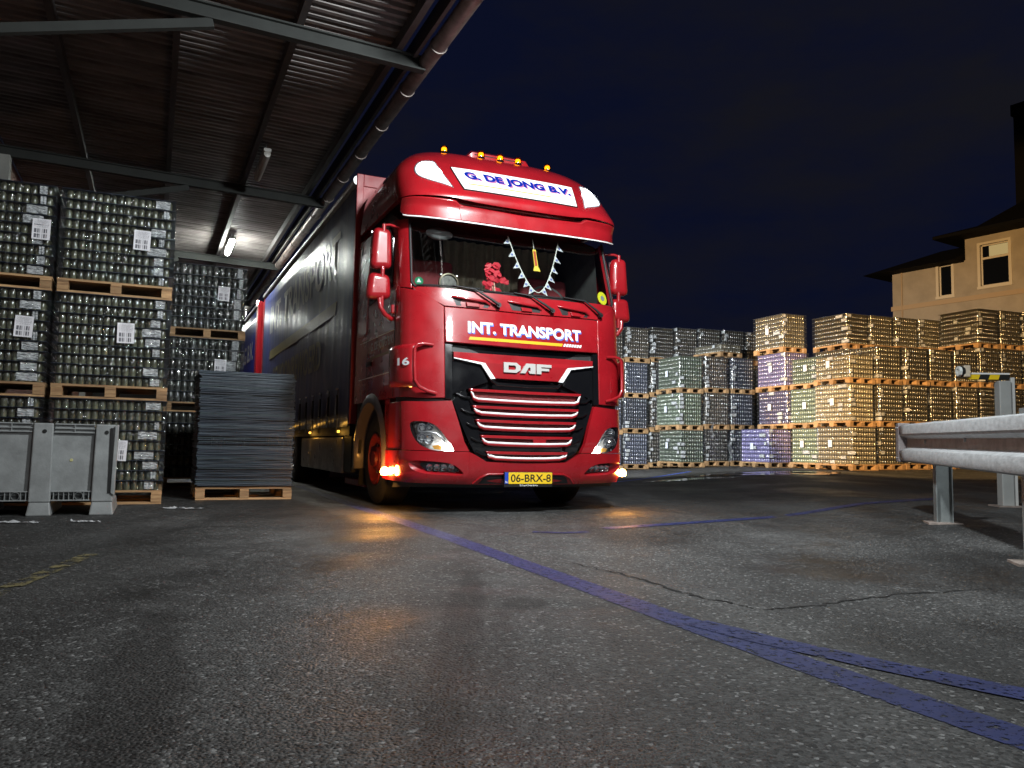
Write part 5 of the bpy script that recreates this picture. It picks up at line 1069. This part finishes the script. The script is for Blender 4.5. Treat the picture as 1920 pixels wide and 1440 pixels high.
q = MB(); q.tube([(-.05,-.42,0),(-.05,-.42,8.1)], .028, 8); q.build('downpipe', trimb, bl)
for (a, b, c, d), lit in zip(ops, (False, True)):
    q = MB(); q.box(-.04,.10,a-.10,a,c-.06,d+.08); q.box(-.04,.10,b,b+.10,c-.06,d+.08); q.box(-.045,.10,a-.10,b+.10,d,d+.09); q.box(-.06,.10,a-.12,b+.12,c-.10,c); wn = q.build('window', frame_w, bl)
    q = MB(); q.box(.06,.10,a,a+.05,c,d); q.box(.06,.10,b-.05,b,c,d); q.box(.06,.10,a,b,c,c+.05); q.box(.06,.10,a,b,d-.05,d)
    if lit: q.box(.055,.105,a,b,d-.55,d-.47)
    q.build('sash', frame_w, wn)
    q = MB(); q.box(.08,.085,a,b,c,d); q.build('pane', sideglass, wn)
    if lit: q = MB(); q.box(.077,.0795,a+.06,b-.28,d-.46,d-.06); q.build('lit_pane', emit('lit_blind', (1,.72,.30), .42), wn)
q = MB(); q.hexa([(-.75,-2.9,8.0),(9,-2.9,8.0),(9,.85,8.0),(-.75,.85,8.0),(1.6,-2.9,9.0),(9,-2.9,9.0),(9,-1.2,9.0),(1.6,-1.2,9.0)]); lr = q.build('lower_roof', roofm, bl, fixn=True)
def roofrow(y, prof): return [(x, y, z) for x, z in prof]
q = MB(); A_ = [(-.9,8.98),(.6,9.45),(2.0,10.4),(3.4,11.9),(4.6,13.3)]; q.grid([[(x, -2.2 - (x+.9)*.62, z) for x, z in A_], [(x, -9.5, z) for x, z in A_]]); q.grid([[(x, -2.2-(x+.9)*.62, z) for x, z in A_], [(9, -2.2-(x+.9)*.62, z) for x, z in A_]]); q.box(-.9,9,-9.5,-2.2,8.86,8.975); q.build('upper_roof', roofm, bl, fixn=True)
q = MB(); q.box(3.0,4.4,-5.4,-3.45,9,14.6); q.box(2.93,4.47,-5.47,-3.38,14.3,14.75); q.build('chimney', roofm, bl)
far = MB(); far.box(-40, 60, 0, 4, 0, 3.2); fo = far.build('boundary_wall', pm('boundary', (.03,.03,.03), .9)); fo.location = (0, 62, 0); tag(fo, 'dark far boundary wall behind the stacked loads', 'wall')

# ================================================================== THINGS INSIDE THE CAB
def cabthing(name, label, cat): return empty(name, T(0,0,0), PSI, label, cat)
gl = cabthing('bunting', 'string of little triangular flags hanging behind the windscreen', 'bunting')
flagm = pm('flag_cloth', (.55,.56,.60), .6, var=.35, vscale=30); cord = pm('bunting_cord', (.7,.7,.66), .6)
pts = []
for f in np.linspace(-1, 1, 41): pts.append((.22+.31*f - .03*(1-f*f), 2.30+.62*abs(f)**1.7))
sc_ = lambda a, b, o=-.05: sp(a, b, o)
q = MB(); q.tube([sc_(a, b) for a, b in pts], .0055, 6); q.build('cord', cord, gl)
for side_ in (-1, 1):
    for k in range(6):
        i = 20 + side_*(3+3*k); a, b = pts[i]; i2 = i+side_*2; a2, b2 = pts[max(0, min(40, i2))]; d = Vector((a2-a, b2-b)).normalized(); nrm = Vector((d.y, -d.x)) * side_; m_ = Vector(((a+a2)/2, (b+b2)/2)); 
        if nrm.x * side_ < 0: nrm = -nrm
        nrm = (nrm + Vector((0, -.35))).normalized()
        tip = m_ + nrm*.085; q = MB(); p3 = [(m_.x-d.x*.036, m_.y-d.y*.036), (m_.x+d.x*.036, m_.y+d.y*.036), (tip.x, tip.y)]
        q.add([sc_(*p, -.051) for p in p3] + [sc_(*p, -.054) for p in p3], [(0,1,2),(5,4,3),(0,3,4,1),(1,4,5,2),(2,5,3,0)]); q.build('flag', flagm, gl, fixn=True)
        q = MB(); c_ = m_ + nrm*.03; q.prism([(c_.x+.014*math.cos(t_), c_.y+.014*math.sin(t_)) for t_ in np.linspace(0, 2*math.pi, 10, endpoint=False)], lambda x_, y_: sc_(x_, y_, -.049), lambda x_, y_: sc_(x_, y_, -.0505)); q.build('flag_mark', pm('flag_blue', (.12,.14,.35), .6) if k == 0 and side_ < 0 else MATS['flag_blue'], gl, fixn=True)
pe = cabthing('pendant', 'yellow and red bottle-shaped pendant hanging inside the windscreen', 'pendant')
q = MB(); q.prism([(.170,2.55),(.255,2.55),(.245,2.585),(.235,2.60),(.232,2.80),(.193,2.80),(.190,2.60),(.180,2.585)], lambda a, b: sc_(a, b, -.05), lambda a, b: sc_(a, b, -.06)); q.build('body', pm('pendant_yellow', (.75,.55,.06), .5), pe, fixn=True)
q = MB(); q.prism([(.198,2.61),(.226,2.61),(.226,2.78),(.198,2.78)], lambda a, b: sc_(a, b, -.0475), lambda a, b: sc_(a, b, -.0495)); q.build('band', pm('pendant_red', (.42,.06,.02), .5), pe, fixn=True)
q = MB(); q.tube([sc_(.212,2.80,-.055), sc_(.212,2.93,-.055)], .003, 5); q.build('cord', cord, pe)
fw_ = cabthing('flower_ornament', 'red flower-like ornament on a stem behind the windscreen', 'ornament')
rnd = random.Random(5); q = MB()
for k in range(34):
    a = rnd.gauss(-.27,.055); b = 2.47+rnd.gauss(0,.075); c = sc_(a, b, -.13+rnd.uniform(-.03,.03)); r = rnd.uniform(.025,.05); q.add([c+Vector((r*math.cos(t_), rnd.uniform(-.02,.02), r*math.sin(t_)*.8)) for t_ in np.linspace(0, 2*math.pi, 6, endpoint=False)], [(0,1,2,3,4,5)])
q.build('petals', pm('petal_red', (.55,.02,.04), .6), fw_)
q = MB(); q.tube([sc_(-.28,2.23,-.12), sc_(-.275,2.34,-.13), sc_(-.27,2.44,-.13)], .006, 6); q.tube([sc_(-.295,2.24,-.12), sc_(-.295,2.36,-.13)], .004, 6); q.build('stem', pm('stem_pale', (.6,.4,.3), .6), fw_)
q = MB(); q.lathe([(0,0),(.03,0),(.034,.02),(.02,.05),(0,.05)], 10, Matrix.Translation(sc_(-.285,2.215,-.12))); q.build('foot', pm('foot_red', (.6,.03,.06), .4), fw_, smooth=50)
ck = cabthing('alarm_clock', 'round alarm clock standing on the dashboard behind the windscreen', 'clock')
p0 = sc_(-.80, 2.33, -.10); m4 = Matrix.Translation(p0) @ Matrix.Rotation(R(90), 4, 'X')
q = MB(); q.lathe([(.092,-.02),(.105,-.015),(.105,.015),(.092,.02),(.088,.0)], 28, m4); q.build('case_ring', pm('clock_ring', (.35,.30,.22), .3, metal=.6), ck, smooth=50)
q = MB(); q.lathe([(.09,.0),(0,.002)], 24, m4); q.build('dial', pm('clock_dial', (.12,.11,.10), .5, var=.8, vscale=24), ck)
for s_ in (-1, 1): q = MB(); q.lathe([(0,0),(.02,.004),(.022,.016),(.012,.03),(0,.032)], 10, Matrix.Translation(p0 + Vector((s_*.085, 0, .07)))); q.build('bell', chrome, ck, smooth=50)

# ================================================================== LAMPS OUTSIDE THE FRAME
housing = pm('lamp_housing', (.05,.05,.055), .5)
def flood(loc, target, power, colr, label, size=(.45,.35), spot=None, blend=.3):
    e = empty('floodlight', loc, 0, label, 'floodlight'); d = (Vector(target)-Vector(loc)).normalized(); rot = d.to_track_quat('-Z', 'Y')
    q = MB(); q.hexa([(-size[0]/2-.03,-size[1]/2-.03,.02),(size[0]/2+.03,-size[1]/2-.03,.02),(size[0]/2+.03,size[1]/2+.03,.02),(-size[0]/2-.03,size[1]/2+.03,.02),(-size[0]*.3,-size[1]*.3,.16),(size[0]*.3,-size[1]*.3,.16),(size[0]*.3,size[1]*.3,.16),(-size[0]*.3,size[1]*.3,.16)]); h = q.build('housing', housing, e, bevel=.01); h.rotation_euler = rot.to_euler()
    q = MB(); q.box(-.02,.02,-.02,.02,.16,.34); b = q.build('bracket', housing, e); b.rotation_euler = rot.to_euler()
    if spot: l = bpy.data.lights.new('flood_beam', 'SPOT'); l.spot_size = spot; l.spot_blend = blend; l.shadow_soft_size = .14
    else: l = bpy.data.lights.new('flood_beam', 'AREA'); l.shape = 'RECTANGLE'; l.size, l.size_y = size
    l.energy = power; l.color = colr; o = link(bpy.data.objects.new('flood_beam', l)); o.parent = e; o.rotation_euler = rot.to_euler(); o.location = d*.02
    return e
flood(T(-.35, -3.3, 4.55), T(-.5, .6, .6), P_FLOOD, COOL, 'white floodlight on the gutter in front of the lorry')
flood(T(-.45, -9.2, 4.75), T(.3, -5.6, 0), P_FLOOD*.50, COOL, 'added unseen white floodlight behind the camera, brightening the foreground')  # added lamp, out of view, to lift the ground near the camera
flood(T(-.72, -1.2, 4.78), (-.17+.655*16, 6.46+.755*16, 3.9), P_SODIUM, WARM, 'amber floodlight on the gutter above the lorry aimed at the far stacks', (.3,.22), spot=R(38), blend=.2)
flood(T(1.5, 6.4, 3.2), (5.2, 22.0, 1.2), P_ADDED, COOL, 'added unseen white lamp behind the lorry body, brightening the far stacks', (.2,.14), spot=R(58), blend=.8)  # added lamp, hidden from view, to light the stacks' left faces
